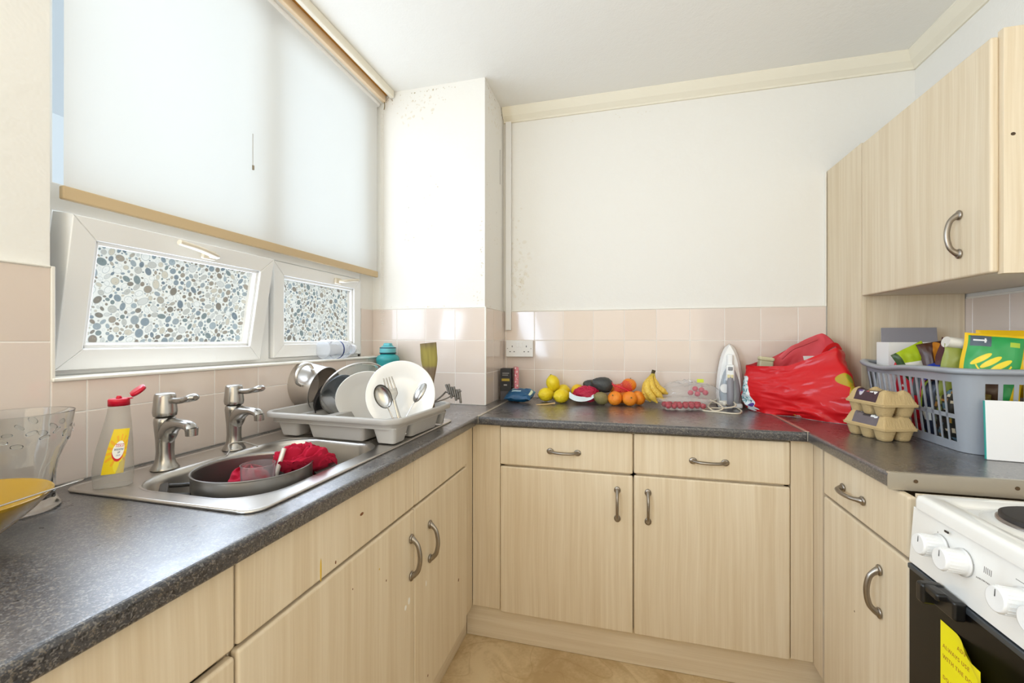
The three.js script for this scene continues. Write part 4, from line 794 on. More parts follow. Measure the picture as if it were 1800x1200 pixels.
{ // clear glass lid / dish
  const R = 0.124, n = dirOf(0.56, -0.56, 0.60), t = thing('glass_dish', 'clear round glass dish leaning between the black pan and the plates', 'dish', [0, 0, 0]);
  const c = at(626, 686, 'z', 0.845); t.position.copy(c); t.quaternion.copy(yTo(n));
  part('glass_dome', lathe([[0, 0.026], [0.04, 0.024], [0.08, 0.016], [0.105, 0.006], [R - 0.002, 0], [R - 0.002, -0.004], [R - 0.006, -0.004], [0.103, 0.002], [0.08, 0.012], [0.04, 0.02], [0, 0.022]], 64), phys({ color: 0xeaf3f5, roughness: 0.03, transmission: 1, ior: 1.5, thickness: 0.004 }), t);
  part('steel_rim', lathe([[R - 0.003, -0.006], [R + 0.001, -0.005], [R + 0.002, 0.0], [R - 0.001, 0.003], [R - 0.003, -0.006]], 64), M.steel, t);
}
const plateGeo = lathe([[0, 0.004], [0.05, 0.004], [0.052, 0.0], [0.058, 0.0], [0.066, 0.006], [0.09, 0.013], [0.112, 0.019], [0.115, 0.021], [0.113, 0.023], [0.09, 0.017], [0.066, 0.0105], [0.05, 0.0085], [0, 0.008]], 72);
{
  const p1 = thing('dinner_plate', 'white dinner plate standing next to the glass lid, behind another plate', 'plate', [0, 0, 0]);
  part('plate_body', place(plateGeo, mat4(V(0, 0, 0), euler(0, 0, 0), V(0.98, 1, 0.98))), M.ceramic, p1); p1.scale.set(0.92, 1, 0.92); p1.position.copy(at(645, 694.5, 'z', 0.872)); p1.quaternion.copy(yTo(dirOf(0.34, -0.36, 0.87)));
  const p2 = thing('dinner_plate', 'white dinner plate standing upright behind the fork and spoons', 'plate', [0, 0, 0]);
  part('plate_body', plateGeo, M.ceramic, p2); p2.position.copy(at(706, 694, 'z', 0.93)); p2.scale.set(0.97, 1, 0.97); p2.quaternion.copy(yTo(dirOf(0.10, 0.16, 0.98)));
}
// cutlery in the front pocket; local y up along the handle
function spoonGeo(k = 1) {
  const h = sweep([V(0, 0, 0), V(0, 0.06, 0.002), V(0, 0.115, 0.004), V(0, 0.135, 0.002)], (s) => [lerp(0.0062, 0.003, smooth(s, 0, 0.8)), 0.0014], 20, 10, false, V(0, 0, 1));
  const b = new THREE.SphereGeometry(1, 24, 12, 0, Math.PI * 2, Math.PI / 2, Math.PI / 2); b.rotateX(-Math.PI / 2); b.scale(0.0195 * k, 0.029 * k, 0.010 * k); b.translate(0, 0.131 + 0.029 * k, 0.004);
  const in2 = new THREE.SphereGeometry(1, 24, 12, 0, Math.PI * 2, Math.PI / 2, Math.PI / 2); in2.rotateX(-Math.PI / 2); in2.scale(0.0187 * k, 0.0282 * k, 0.0092 * k); in2.translate(0, 0.131 + 0.029 * k, 0.004); in2.index.array.reverse?.(); in2.computeVertexNormals();
  return [h, merge(b, in2)];
}
function forkGeo() {
  const h = sweep([V(0, 0, 0), V(0, 0.06, 0.002), V(0, 0.112, 0.003)], (s) => [lerp(0.006, 0.0032, smooth(s, 0, 0.8)), 0.0014], 16, 10, false, V(0, 0, 1));
  const neck = sweep([V(0, 0.11, 0.003), V(0, 0.122, 0.000), V(0, 0.136, -0.002), V(0, 0.148, 0.000)], (s) => [lerp(0.0032, 0.0122, smooth(s, 0, 0.6)), 0.0013], 12, 12, false, V(0, 0, 1));
  const tines = [-1.5, -0.5, 0.5, 1.5].map((k) => sweep([V(k * 0.0064, 0.144, -0.001), V(k * 0.0062, 0.165, 0.0015), V(k * 0.0058, 0.186, 0.006)], (s) => [lerp(0.0021, 0.0011, s), 0.0011], 10, 8, false, V(0, 0, 1)));
  return [h, neck, tines];
}
{
  const by = DECK + 0.012;
  const set = (name, label, cat, foot, headPx, zPlane, roll, L) => { // stands from foot towards the point that the pixel shows
    const head = at(headPx[0], headPx[1], 'z', zPlane), d = head.clone().sub(foot).normalize(), f = CAM.clone().sub(foot); f.addScaledVector(d, -f.dot(d)).normalize();
    const t = thing(name, label, cat, foot), x = d.clone().cross(f).normalize(), q = basis(x, d, f); t.quaternion.copy(q).multiply(euler(0, roll, 0)); t.scale.setScalar(head.distanceTo(foot) / L); return t;
  };
  const foot = V(0.497, by + 0.006, 1.088);
  const s1 = set('spoon', 'steel spoon in the dish rack showing the back of its bowl, beside the fork', 'spoon', V(0.500, by + 0.004, 1.060), [664, 677], 1.065, Math.PI - 0.25, 0.24);
  let [a, b] = spoonGeo(1.9); part('stem', a, M.chrome, s1); part('bowl', b, M.chrome, s1);
  const f1 = set('fork', 'steel four-pronged fork standing in the dish rack', 'fork', V(0.506, by + 0.004, 1.048), [681, 663], 1.035, 0.1, 0.187);
  const [fh, fn, ft] = forkGeo(); part('stem', merge(fh, fn), M.chrome, f1); for (const g of ft) part('prong', g, M.chrome, f1); f1.scale.x *= 1.45;
  const s2 = set('spoon', 'shiny steel spoon leaning away from the fork in the dish rack', 'spoon', V(0.508, by + 0.03, 1.08), [750, 674], 1.03, -1.0, 0.23);
  [a, b] = spoonGeo(1.7); part('stem', a, M.chrome, s2); part('bowl', b, M.chrome, s2);
  // wooden spatula, stained green at the blade
  const spTex = (() => { const n = lattice(30, 5, 71), w = lattice(6, 8, 72); return dataTex(128, 512, (u, v) => { const k = n(u, v) * 0.6 + w(u, v) * 0.4; let c = mix3([92, 76, 58], [140, 120, 94], k); const g = smooth(v + (w(u, v) - 0.5) * 0.3, 0.62, 0.74) * (1 - 0.7 * smooth(v, 0.9, 1)); return mix3(c, mix3([120, 108, 40], [156, 146, 58], k), g * 0.8); }, 1, 1); })();
  const sp = thing('wooden_spatula', 'old wooden spatula with a green-stained blade standing in the dish rack', 'spatula', V(0.498, by + 0.012, 0.83));
  const top = at(753, 603, 'z', 0.79), d = top.clone().sub(sp.position); const Ls = d.length(); d.normalize(); const f = V(BACK.x, 0, BACK.z).addScaledVector(d, -BACK.dot(d)).normalize(); sp.quaternion.copy(basis(d.clone().cross(f).normalize(), d, f));
  const spg = sweep([V(0, 0, 0), V(0, Ls * 0.3, 0), V(0, Ls * 0.55, 0), V(0, Ls * 0.75, 0.003), V(0, Ls, 0.004)], (s) => [lerp(0.0085, 0.0295, smooth(s, 0.38, 0.8)), lerp(0.0065, 0.0028, smooth(s, 0.4, 0.8))], 40, 16, false, V(0, 0, 1));
  part('spatula_body', spg, std(0xffffff, 0.75, 0, { map: spTex }), sp);
  // potato masher lying over the far rim
  const ma = thing('potato_masher', 'wire potato masher with zigzag head poking over the dish rack rim', 'masher', [0, 0, 0]);
  const P = (u, v, z) => at(u, v, 'z', z), w0 = P(762, 707, 0.87), h1 = P(784, 688, 0.83), h2 = P(808, 687, 0.83);
  const mash = std(0x6f6a64, 0.4, 0.85);
  part('wire', merge(sweep([w0, P(775, 697, 0.85), h1], () => 0.003, 8, 8), sweep([w0.clone().add(V(0.004, 0, 0.006)), P(785, 700, 0.85), h2], () => 0.0022, 8, 8)), mash, ma);
  const zig = []; for (let i = 0; i < 6; i++) { const a = P(784 + i * 4.6, 676 + i * 2.2 - (i % 2) * 3, 0.83), b2 = P(790 + i * 4.0, 692 + i * 2.2 + (i % 2) * 5, 0.845); zig.push(sweep([a, a.clone().lerp(b2, 0.5), b2], () => 0.0042, 6, 8)); }
  part('mashing_head', merge(zig, sweep([P(783, 689, 0.836), P(797, 691, 0.836), P(811, 687, 0.836)], () => 0.0022, 8, 8)), mash, ma);
}
// teal sports bottle in the corner
{
  const t = thing('sports_bottle', 'teal plastic sports bottle standing behind the dish rack in the corner', 'bottle', V(0.062, WT + 0.0005, 0.395)); t.scale.set(1.38, 1, 1.38);
  const m = std(0x2f9a9c, 0.4), m2 = std(0x62b3b8, 0.35), dk = std(0x123a4a, 0.5);
  part('bottle_body', lathe([[0, 0], [0.034, 0], [0.037, 0.004], [0.0375, 0.15], [0.036, 0.19], [0.0385, 0.205], [0.0385, 0.215], [0.034, 0.228], [0.026, 0.233], [0.024, 0.24], [0, 0.24]], 40), m, t);
  part('lid', lathe([[0, 0.24], [0.026, 0.24], [0.027, 0.242], [0.027, 0.262], [0.025, 0.266], [0.02, 0.274], [0, 0.275]], 36), m2, t, 'lighter teal screw lid');
  part('seal_ring', merge(lathe([[0.0265, 0.2385], [0.0278, 0.2385], [0.0278, 0.2435], [0.0265, 0.2435]], 36), lathe([[0.025, 0.2635], [0.0272, 0.2635], [0.0268, 0.2675], [0.0245, 0.2675]], 36)), dk, t, 'dark seal ring');
  part('spout_cover', merge(box(-0.013, 0.013, 0.272, 0.288, -0.010, 0.010, 0.005), box(-0.017, -0.013, 0.267, 0.279, -0.005, 0.005, 0.002), box(0.013, 0.017, 0.267, 0.279, -0.005, 0.005, 0.002)), m2, t);
}
// clear bottle lying on the sill
{
  const t = thing('milk_bottle', 'empty clear plastic milk bottle lying on the window sill', 'bottle', V(-0.026, SILL + 0.0405, 0.738)); t.quaternion.copy(yTo(V(0.02, -0.02, -1))); t.scale.set(1.2, 0.96, 1.2);
  const m = phys({ color: 0xf2f4f7, roughness: 0.18, transmission: 0.75, thickness: 0 });
  part('bottle_body', lathe([[0, 0.0], [0.028, 0], [0.032, 0.004], [0.0325, 0.05], [0.031, 0.055], [0.0325, 0.06], [0.0325, 0.125], [0.028, 0.15], [0.02, 0.172], [0.0165, 0.182], [0.0165, 0.192]], 28), m, t);
  part('cap', lathe([[0, 0.205], [0.0165, 0.205], [0.018, 0.203], [0.018, 0.19], [0.0165, 0.19]], 24), std(0xf0f1f3, 0.4), t, 'white cap');
  part('label_band', lathe([[0.0328, 0.082], [0.0331, 0.083], [0.0331, 0.089], [0.0328, 0.09]], 28), std(0x2b3f86, 0.5), t, 'thin blue band');
}
// ---------------------------------------------------------------- back worktop
const peelBump = (() => { const a = lattice(46, 46, 81), b = lattice(90, 90, 82); return dataTex(256, 256, (u, v) => { const t = 255 * (0.6 * a(u, v) + 0.4 * b(u, v)); return [t, t, t]; }, 1, 1, false); })();
const peel = (c, c2, rough = 0.42) => { const a = lattice(24, 24, 83), b = lattice(6, 6, 84), p = new THREE.Color(c), q = new THREE.Color(c2), s = (x) => { const h = x.getHex(); return [h >> 16, (h >> 8) & 255, h & 255]; }, A = s(p), B = s(q); return std(0xffffff, rough, 0, { map: dataTex(128, 128, (u, v) => mix3(A, B, clamp(a(u, v) * 0.5 + b(u, v) * 0.7 - 0.1, 0, 1)), 1, 1), bumpMap: peelBump, bumpScale: 0.0012 }); };
const lemonMat = peel(0xe9c80c, 0xf4dd35), orangeMat = peel(0xef7d12, 0xf79a2c), avoMat = peel(0x34363a, 0x4b4c46, 0.5), kiwiMat = peel(0x93825a, 0x7d7a48, 0.7), calyx = std(0x6f6a35, 0.8);
const lemonGeo = lathe([[0, -0.049], [0.004, -0.047], [0.008, -0.0425], [0.018, -0.036], [0.0285, -0.022], [0.0335, -0.004], [0.0325, 0.012], [0.026, 0.027], [0.015, 0.037], [0.0065, 0.042], [0.004, 0.0455], [0, 0.046]], 32);
const orangeGeo = lathe(Array.from({ length: 17 }, (_, i) => { const a = i / 16 * Math.PI, r = 0.0325; return [Math.sin(a) * r * 1.03, -Math.cos(a) * r * (0.94 - 0.06 * Math.cos(a) ** 6)]; }), 32);
function fruit(name, label, cat, g, m, u, v, z, q, group, stem) {
  const t = thing(name, label, cat, at(u, v, 'z', z), group); t.quaternion.copy(q); part(name + '_skin', g, m, t);
  t.updateMatrixWorld(true); const low = new THREE.Box3().setFromObject(t, true).min.y; if (low < WT + 0.001) t.position.y += WT + 0.001 - low;
  if (stem) { const s = lathe([[0, 0], [0.003, 0], [0.0035, 0.002], [0, 0.003]], 10); s.translate(0, stem, 0); part('stem_end', s, calyx, t); }
  return t;
}
const Lg = 'lemons heaped on the back worktop';
fruit('lemon', 'lemon on the worktop at the end of the heap, nearest the blue packet', 'lemon', lemonGeo, lemonMat, 960, 693, 0.125, euler(1.2, 0.3, 0.9), Lg, 0.045);
fruit('lemon', 'lemon on top of the other lemons', 'lemon', lemonGeo, lemonMat, 972, 673.5, 0.105, euler(0.25, 0, 0.2), Lg, 0.045);
fruit('lemon', 'lemon in front of the heap with a small white pith mark', 'lemon', lemonGeo, lemonMat, 987, 696, 0.15, euler(0.5, 0.7, 1.3), Lg, 0.045).userData.label = 'lemon in the front of the heap, beside the red net bag';
fruit('lemon', 'lemon at the back of the heap against the tiles', 'lemon', lemonGeo, lemonMat, 990, 687, 0.066, euler(1.4, 0.2, 0.3), Lg, 0.045);
fruit('lemon', 'lemon half hidden behind the red net bag', 'lemon', lemonGeo, peel(0xf0bd10, 0xf4cf30), 1016, 687, 0.058, euler(1.3, 0.1, 0.2), Lg, 0.045);
solo('wooden_skewer', sweep([V(0, 0, 0), V(0.045, 0.002, -0.012), V(0.082, 0.006, -0.028)], (s) => lerp(0.002, 0.0035, s), 8, 8), std(0xd9b57c, 0.7), 'thin wooden stick lying in front of the lemons', 'stick', (() => { const p = at(943, 711, 'y', WT + 0.003); return p; })());
// red net bag
{
  const n = lattice(9, 9, 91), n2 = lattice(20, 20, 92), c = at(1030, 692, 'z', 0.135), t = thing('net_bag', 'crumpled crimson net bag of fruit with a torn white label', 'net bag', c);
  const sh = grid((a, b) => { const w = a * Math.PI * 2, ph = b * Math.PI, k = 1 + 0.22 * (n(a, b) - 0.5) + 0.14 * (n2(a, b) - 0.5); return V(Math.cos(w) * Math.sin(ph) * 0.058 * k, 0.036 * Math.cos(ph) * k, Math.sin(w) * Math.sin(ph) * 0.042 * k); }, 48, 28, true);
  part('net_body', sh, std(0xb4123a, 0.6), t);
  const str = []; for (const s of [-1, 1]) for (let i = 0; i < 9; i++) { const pts = []; for (let j = 0; j <= 14; j++) { const b = lerp(0.08, 0.92, j / 14), a = i / 9 + s * j / 14 * 0.3, w = a * Math.PI * 2, ph = b * Math.PI, aa = ((a % 1) + 1) % 1, k = 1.02 + 0.22 * (n(aa, b) - 0.5) + 0.14 * (n2(aa, b) - 0.5); pts.push(V(Math.cos(w) * Math.sin(ph) * 0.059 * k, 0.037 * Math.cos(ph) * k, Math.sin(w) * Math.sin(ph) * 0.043 * k)); } str.push(sweep(pts, () => 0.0008, 28, 5)); }
  part('net_strands', merge(str), std(0xe0315f, 0.5), t, 'pinkish red netting');
  const lb = grid((a, b) => { const x = lerp(-0.062, 0.064, a); return V(x * 0.9 - 0.018, -0.030 + 0.020 * (2 * a - 1) ** 2 * (0.4 + 0.9 * Math.abs(a - 0.45)) + b * (0.016 + 0.012 * (1 - a)), 0.05 + 0.008 * Math.sin(a * 5) - b * 0.006); }, 24, 4);
  part('torn_label', lb, std(0xdfe9ec, 0.6, 0, { side: THREE.DoubleSide }), t, 'white torn paper label');
}
// avocados and kiwi
const avoGeo = lathe([[0, -0.047], [0.012, -0.045], [0.028, -0.036], [0.0365, -0.018], [0.0365, 0.0], [0.030, 0.022], [0.021, 0.04], [0.012, 0.052], [0.005, 0.056], [0, 0.057]], 32);
fruit('avocado', 'large dark avocado on top of the red net bag and kiwi', 'avocado', avoGeo, avoMat, 1060, 675.5, 0.12, euler(0.25, 0.2, 1.25), 'avocados', 0.056);
fruit('avocado', 'second dark avocado, mostly hidden behind the large one', 'avocado', avoGeo, avoMat, 1042, 680, 0.05, euler(0.3, 0.5, 1.0), 'avocados', 0.056);
fruit('kiwi_fruit', 'brownish green kiwi fruit under the avocado', 'kiwi', lathe([[0, -0.034], [0.012, -0.032], [0.024, -0.022], [0.0285, -0.006], [0.028, 0.01], [0.02, 0.027], [0.008, 0.035], [0.004, 0.039], [0, 0.039]], 28), kiwiMat, 1057, 700.5, 0.165, euler(0.5, 0.2, 1.05), undefined, 0.038);
const Og = 'oranges on the back worktop';
fruit('orange', 'small orange on the worktop right beside the kiwi fruit', 'orange', orangeGeo, orangeMat, 1081, 700.5, 0.165, euler(1.0, 0, 0.3), Og, 0.031).userData.label = 'small orange on the worktop touching the kiwi fruit';
fruit('orange', 'small orange in front, between two other oranges', 'orange', orangeGeo, orangeMat, 1107, 701.5, 0.168, euler(1.3, 0, -0.2), Og, 0.031);
fruit('orange', 'small orange on the worktop touching the bananas', 'orange', orangeGeo, orangeMat, 1122, 700, 0.125, euler(0.4, 0, -0.9), Og, 0.031);
fruit('orange', 'small orange in the gap behind the two front oranges', 'orange', orangeGeo, orangeMat, 1096, 697, 0.105, euler(0.4, 0, 0.5), Og, 0.031);
fruit('orange', 'small orange on top, under a scrap of red net', 'orange', orangeGeo, orangeMat, 1106, 676, 0.10, euler(0.2, 0.3, -0.2), Og, 0.031);
fruit('orange', 'small orange at the back beside the avocado under the red net', 'orange', orangeGeo, orangeMat, 1085, 686, 0.06, euler(0.2, 0.3, 0.4), Og, 0.031);
{
  const t = at(1093, 681, 'z', 0.112), str = [], n = lattice(8, 8, 95);
  for (const s of [-1, 1]) for (let i = 0; i < 13; i++) { const pts = []; for (let j = 0; j <= 9; j++) { const x = -0.046 + (i + s * j * 0.5 + (s < 0 ? 5 : 0)) * 0.0062, q = j / 9; if (x < -0.05 || x > 0.05) continue; pts.push(V(x, 0.024 - q * 0.046 + 0.010 * Math.sin(x * 70) * (1 - q) + 0.006 * n(i / 13, q), 0.032 + 0.012 * Math.sin(q * 3) + 0.004 * n(q, i / 13))); } if (pts.length > 3) str.push(sweep(pts, () => 0.0011, 16, 5)); }
  solo('orange_net', merge(str, sweep([V(-0.044, 0.018, 0.036), V(-0.015, 0.008, 0.046), V(0.02, -0.004, 0.048), V(0.045, -0.022, 0.045)], () => 0.0028, 16, 6)), std(0xe01f3c, 0.5), 'scrap of red netting draped over the back oranges', 'net', t);
}
// bananas
{
  const t = thing('banana_bunch', 'bunch of ripe bananas leaning beside the oranges', 'bananas', at(1148, 655, 'z', 0.085));
  const n = lattice(20, 40, 97), m = std(0xffffff, 0.5, 0, { map: dataTex(64, 256, (u, v) => { let c = mix3([226, 184, 62], [240, 208, 98], n(u, v)); c = mix3(c, [70, 58, 30], smooth(v, 0.985, 1) + smooth(v, 0.05, 0.0) * 0.7); c = mix3(c, [178, 168, 60], smooth(v, 0.2, 0.06) * 0.5); return mix3(c, [120, 84, 36], smooth(n(v, u), 0.8, 0.92) * 0.5); }, 1, 1) });
  const o = t.position, ends = [[1134, 690, 1144, 712, 0.13], [1138, 685, 1156, 708, 0.165], [1146, 680, 1167, 702, 0.15], [1154, 678, 1174, 692, 0.12]];
  ends.forEach(([mu, mv, eu, ev, z], i) => {
    const mid = at(mu, mv, 'z', z - 0.01).sub(o), end = at(eu, ev, 'z', z - 0.01).sub(o); end.y = Math.max(end.y, WT + 0.017 - o.y); mid.y = Math.max(mid.y, WT + 0.025 - o.y);
    const a = V(0.002 * (i - 1.5), -0.004, 0.002), b = mid.clone().multiplyScalar(0.42).add(V(-0.010 + i * 0.003, 0.004, 0.0));
    part('banana', sweep([a, b, mid, mid.clone().lerp(end, 0.6).add(V(0, -0.004, 0)), end], (s) => 0.0158 * Math.min(1, 0.34 + 3.0 * Math.max(0, s - 0.17)) * (s < 0.17 ? 1 : 1) * (1 - 0.72 * smooth(s, 0.8, 1)), 36, 9), m, t);
  });
  part('stalk', sweep([V(-0.004, -0.018, 0.003), V(0, 0.0, 0), V(0.004, 0.012, -0.002)], (s) => lerp(0.0075, 0.009, s), 8, 10), std(0x4a4026, 0.8), t, 'dark brown stalk');
}
// clear punnet of red radishes and a clear bag behind
{
  const clear = phys({ color: 0xffffff, roughness: 0.06, transmission: 0.9, ior: 1.4, thickness: 0 });
  const a = at(1166, 722, 'y', WT), t = thing('fruit_punnet', 'clear plastic punnet of red radishes in front of a clear bag', 'punnet', V(1.392, WT + 0.0005, 0.205)); t.rotation.y = 0.22;
  const hx = 0.104, hz = 0.055, r = (k, y, q = 0.018) => ringAt(rrect(0, 0, hx - k, hz - k, q, 4), y);
  part('tray', merge(loft([r(0.022, 0.0), r(0.018, 0.002), r(0.004, 0.04), r(0.0, 0.042), r(-0.005, 0.0425)].map((q) => q.reverse())), plate(rrect(0, 0, hx - 0.022, hz - 0.022, 0.016, 4), 0, 0.001)), clear, t, 'clear tray');
  const lidR = (k, y) => ringAt(rrect(0, 0, hx - k, hz - k, 0.018, 4), y), wr = lattice(12, 12, 101);
  part('film_lid', grid((u, v) => V(lerp(-hx, hx, u), 0.0435 + 0.010 * Math.sin(u * Math.PI) * Math.sin(v * Math.PI) + 0.006 * (wr(u, v) - 0.5), lerp(-hz, hz, v)), 24, 12), clear, t, 'wrinkled clear film');
  const rad = std(0xb3122f, 0.3), rr = rng(12), g = new THREE.SphereGeometry(0.0145, 16, 12); g.scale(1, 0.95, 1);
  const spots = []; for (let i = 0; i < 7; i++) for (let j = 0; j < 3; j++) spots.push([-0.074 + i * 0.0245 + (j % 2) * 0.006, 0.0155 + (j === 1 ? 0.006 : 0.002) + rr() * 0.002, -0.026 + j * 0.026]);
  spots.forEach(([x, y, z], i) => { if ((i * 7) % 5 === 3 && z < 0.02) return; const p = V(x, y, z).applyEuler(t.rotation).add(t.position); const s = solo('radish', g, rad, 'round red radish inside the clear punnet', 'radish', p, 'radishes in the punnet'); s.scale.setScalar(0.82 + rr() * 0.14); });
  // loose clear bag
  const bg = thing('clear_bag', 'crumpled clear plastic bag holding a few red radishes, against the tiles', 'bag', V(1.43, WT + 0.001, 0.075));
  const n = lattice(11, 11, 111), n2 = lattice(26, 26, 112);
  part('bag_film', grid((u, v) => { const w = u * Math.PI * 2, ph = v * Math.PI, k = 1 + 0.5 * (n(u, v) - 0.5) + 0.28 * (n2(u, v) - 0.5); return V(Math.cos(w) * Math.sin(ph) * 0.135 * (0.75 + 0.25 * k), 0.054 + 0.053 * Math.cos(ph) * (v < 0.5 ? k : 1), Math.sin(w) * Math.sin(ph) * 0.052 * (0.8 + 0.2 * k)); }, 44, 26, true), phys({ color: 0xffffff, roughness: 0.1, transmission: 0.88, ior: 1.35, thickness: 0 }), bg);
  part('price_flash', (() => { const q = at(1231, 669, 'z', 0.11).sub(bg.position), gg = box(-0.014, 0.014, -0.008, 0.008, -0.0004, 0.0004, 0.0002, 1); gg.rotateX(-0.3); gg.translate(q.x, q.y, q.z); return gg; })(), std(0xd2e03a, 0.5), bg, 'lime green flash');
  for (const [u, v, z] of [[1214, 690, 0.09], [1226, 692, 0.1], [1233, 685, 0.085], [1240, 690, 0.09], [1222, 683, 0.08]]) { const s = solo('radish', g, std(0xc4274a, 0.3), 'pinkish radish inside the crumpled clear bag', 'radish', at(u, v, 'z', z), 'radishes in the clear bag'); s.scale.setScalar(0.9); }
}
// steam iron standing on its heel
{
  const base = at(1287, 712, 'y', WT), t = thing('steam_iron', 'white and grey steam iron standing on its heel', 'iron', V(1.603, WT + 0.001, 0.078));
  const nrm = dirOf(-0.42, 0.0, 0.91), xr = UP.clone().cross(nrm).normalize(); t.quaternion.copy(basis(xr, UP, nrm));
  const H = 0.285, half = (y) => { const s = clamp(y / H, 0, 1); return 0.058 * Math.sqrt(Math.max(0, 1 - s ** 2.2)) * (0.9 + 0.1 * smooth(s, 0, 0.25)) + 0.002; };
  const out = (k, z) => { const pts = []; for (let i = 0; i <= 20; i++) { const y = i / 20 * (H - k) + k * 0.6; pts.push(V(Math.max(0.001, half(i / 20 * H) - k), y, z)); } for (let i = 20; i >= 0; i--) { const y = i / 20 * (H - k) + k * 0.6; pts.push(V(-Math.max(0.001, half(i / 20 * H) - k), y, z)); } return pts; };
  const skin = (rings) => { const c = (r) => { const p = V(); r.forEach((q) => p.add(q)); return p.multiplyScalar(1 / r.length); }; const a = rings[0], b = rings[rings.length - 1]; return merge(loft(rings), grid((u, v) => v < 0.5 ? b[Math.round(u * b.length) % b.length] : c(b), b.length, 1), grid((u, v) => v < 0.5 ? c(a) : a[Math.round(u * a.length) % a.length], a.length, 1)); };
  part('soleplate', skin([out(0.002, -0.052), out(0, -0.050), out(0, -0.040), out(0.003, -0.038)]), std(0xb59b78, 0.35, 0.6), t, 'brownish metal soleplate');
  part('skirt', skin([out(0.003, -0.038), out(0.001, -0.034), out(0.004, -0.012), out(0.014, 0.006)]), M.whiteGloss, t, 'white plastic shell');
  part('water_tank', skin([out(0.013, -0.005), out(0.016, 0.012), out(0.022, 0.026), out(0.034, 0.03)].map((r) => r.map((p) => V(p.x, p.y * 0.66 + 0.012, p.z)))), phys({ color: 0xa9b2ba, roughness: 0.2, clearcoat: 0.5 }), t, 'smoky grey water tank');
  part('spray_nose', box(-0.013, 0.013, 0.185, 0.238, 0.0, 0.03, 0.008), M.whiteGloss, t);
  part('button_deck', box(-0.017, 0.017, 0.118, 0.192, 0.02, 0.062, 0.008), M.whiteGloss, t);
  part('button', box(-0.009, 0.009, 0.168, 0.184, 0.06, 0.066, 0.003), std(0x8e8f92, 0.4), t); part('button', box(-0.012, -0.001, 0.135, 0.15, 0.06, 0.067, 0.003), std(0xe5d9a6, 0.4), t); part('button', box(0.002, 0.012, 0.135, 0.15, 0.06, 0.067, 0.003), std(0xe5d9a6, 0.4), t);
  part('grip', sweep([V(0, 0.135, 0.052), V(0, 0.09, 0.066), V(0, 0.04, 0.066), V(0, 0.004, 0.045)], () => [0.0145, 0.014], 20, 14), std(0x8f8d93, 0.5), t, 'grey handle grip');
  part('heel', box(-0.05, 0.05, 0.0, 0.022, -0.03, 0.05, 0.008), std(0xd4d3d2, 0.5), t);
  part('dial', (() => { const g = cyl(0.021, 0.019, 0.012, 28); g.rotateX(Math.PI / 2); g.translate(-0.020, 0.085, 0.034); return g; })(), M.white, t, 'white temperature dial');
  // flex coiled in front, with its plug
  const f = thing('iron_flex', 'cream iron flex coiled on the worktop with a plug', 'cable', [0, 0, 0]), Y = WT + 0.0035, W = (u, v, y = Y) => at(u, v, 'y', y);
  const pts = [W(1296, 717), W(1303, 722), W(1296, 727), W(1262, 724), W(1236, 721), W(1250, 717, Y + 0.004), W(1275, 717, Y + 0.012), W(1292, 714, Y + 0.02), W(1285, 704, Y + 0.03), W(1266, 700, Y + 0.03), W(1252, 706, Y + 0.02), W(1246, 716, Y + 0.01), W(1256, 722, Y), W(1270, 719, Y + 0.008), W(1262, 709, Y + 0.022), W(1248, 703, Y + 0.03)];
  part('flex', sweep(pts, () => 0.0032, 200, 8), std(0xdacfb8, 0.55), f);
  const p = W(1275, 713, Y + 0.006); part('plug', merge((() => { const g = box(-0.022, 0.022, 0, 0.02, -0.02, 0.02, 0.007); g.rotateY(0.5); g.translate(p.x, WT + 0.012, p.z); return g; })()), std(0xe4dfd2, 0.4), f, 'cream three-pin plug');
  const pins = [[0, 0.018], [-0.011, 0.018], [0.011, 0.018]].map(([x, z], i) => { const g = box(x - 0.003, x + 0.003, 0.004 + (i ? 0 : 0.006), 0.008 + (i ? 0 : 0.006), z, z + 0.02, 0.001, 1); g.rotateY(0.5); g.translate(p.x, WT + 0.012, p.z); return g; }); for (const g of pins) part('pin', g, M.steelDull, f);
}
// small packets in the corner by the socket
const pack = (w, h, draw) => canvasTex(w, h, draw);
{
  const tx = pack(128, 320, (c, W, H) => { c.fillStyle = '#1c1a1d'; c.fillRect(0, 0, W, H); c.fillStyle = '#b79a2e'; c.fillRect(14, 100, 96, 26); c.fillStyle = '#8d8a88'; c.fillRect(22, 40, 84, 10); c.fillRect(22, 60, 70, 8); c.fillStyle = '#4a474b'; c.fillRect(0, 230, W, 90); c.fillStyle = '#b9b4b0'; c.fillRect(40, 160, 40, 12); });
  const t = thing('black_carton', 'small upright black carton with a gold band in the corner below the socket', 'carton', V(0.562, WT + 0.0005, 0.098)); t.rotation.y = 0.1;
  part('carton_body', box(-0.028, 0.028, 0, 0.158, -0.03, 0.03, 0.001), std(0x1c1a1d, 0.5), t);
  part('printed_face', (() => { const g = clean(new THREE.PlaneGeometry(0.054, 0.156)); g.translate(0, 0.079, 0.0304); return g; })(), std(0xffffff, 0.4, 0, { map: tx }), t, 'printed front with gold band');
  const tp = pack(128, 320, (c, W, H) => { c.fillStyle = '#d9818a'; c.fillRect(0, 0, W, H); c.fillStyle = '#e9d9d6'; for (let i = 0; i < 9; i++) c.fillRect((i * 53) % 100, i * 34, 40, 16); c.fillStyle = '#b33b4a'; for (let i = 0; i < 7; i++) c.fillRect((i * 37) % 90, 20 + i * 42, 30, 10); });
  const q = thing('pink_packet', 'thin pink and white packet standing beside the black carton', 'packet', V(0.611, WT + 0.0005, 0.098)); q.rotation.y = 0.35;
  part('packet_body', box(-0.011, 0.011, 0, 0.166, -0.032, 0.032, 0.004), std(0xffffff, 0.35, 0, { map: tp }), q);
}
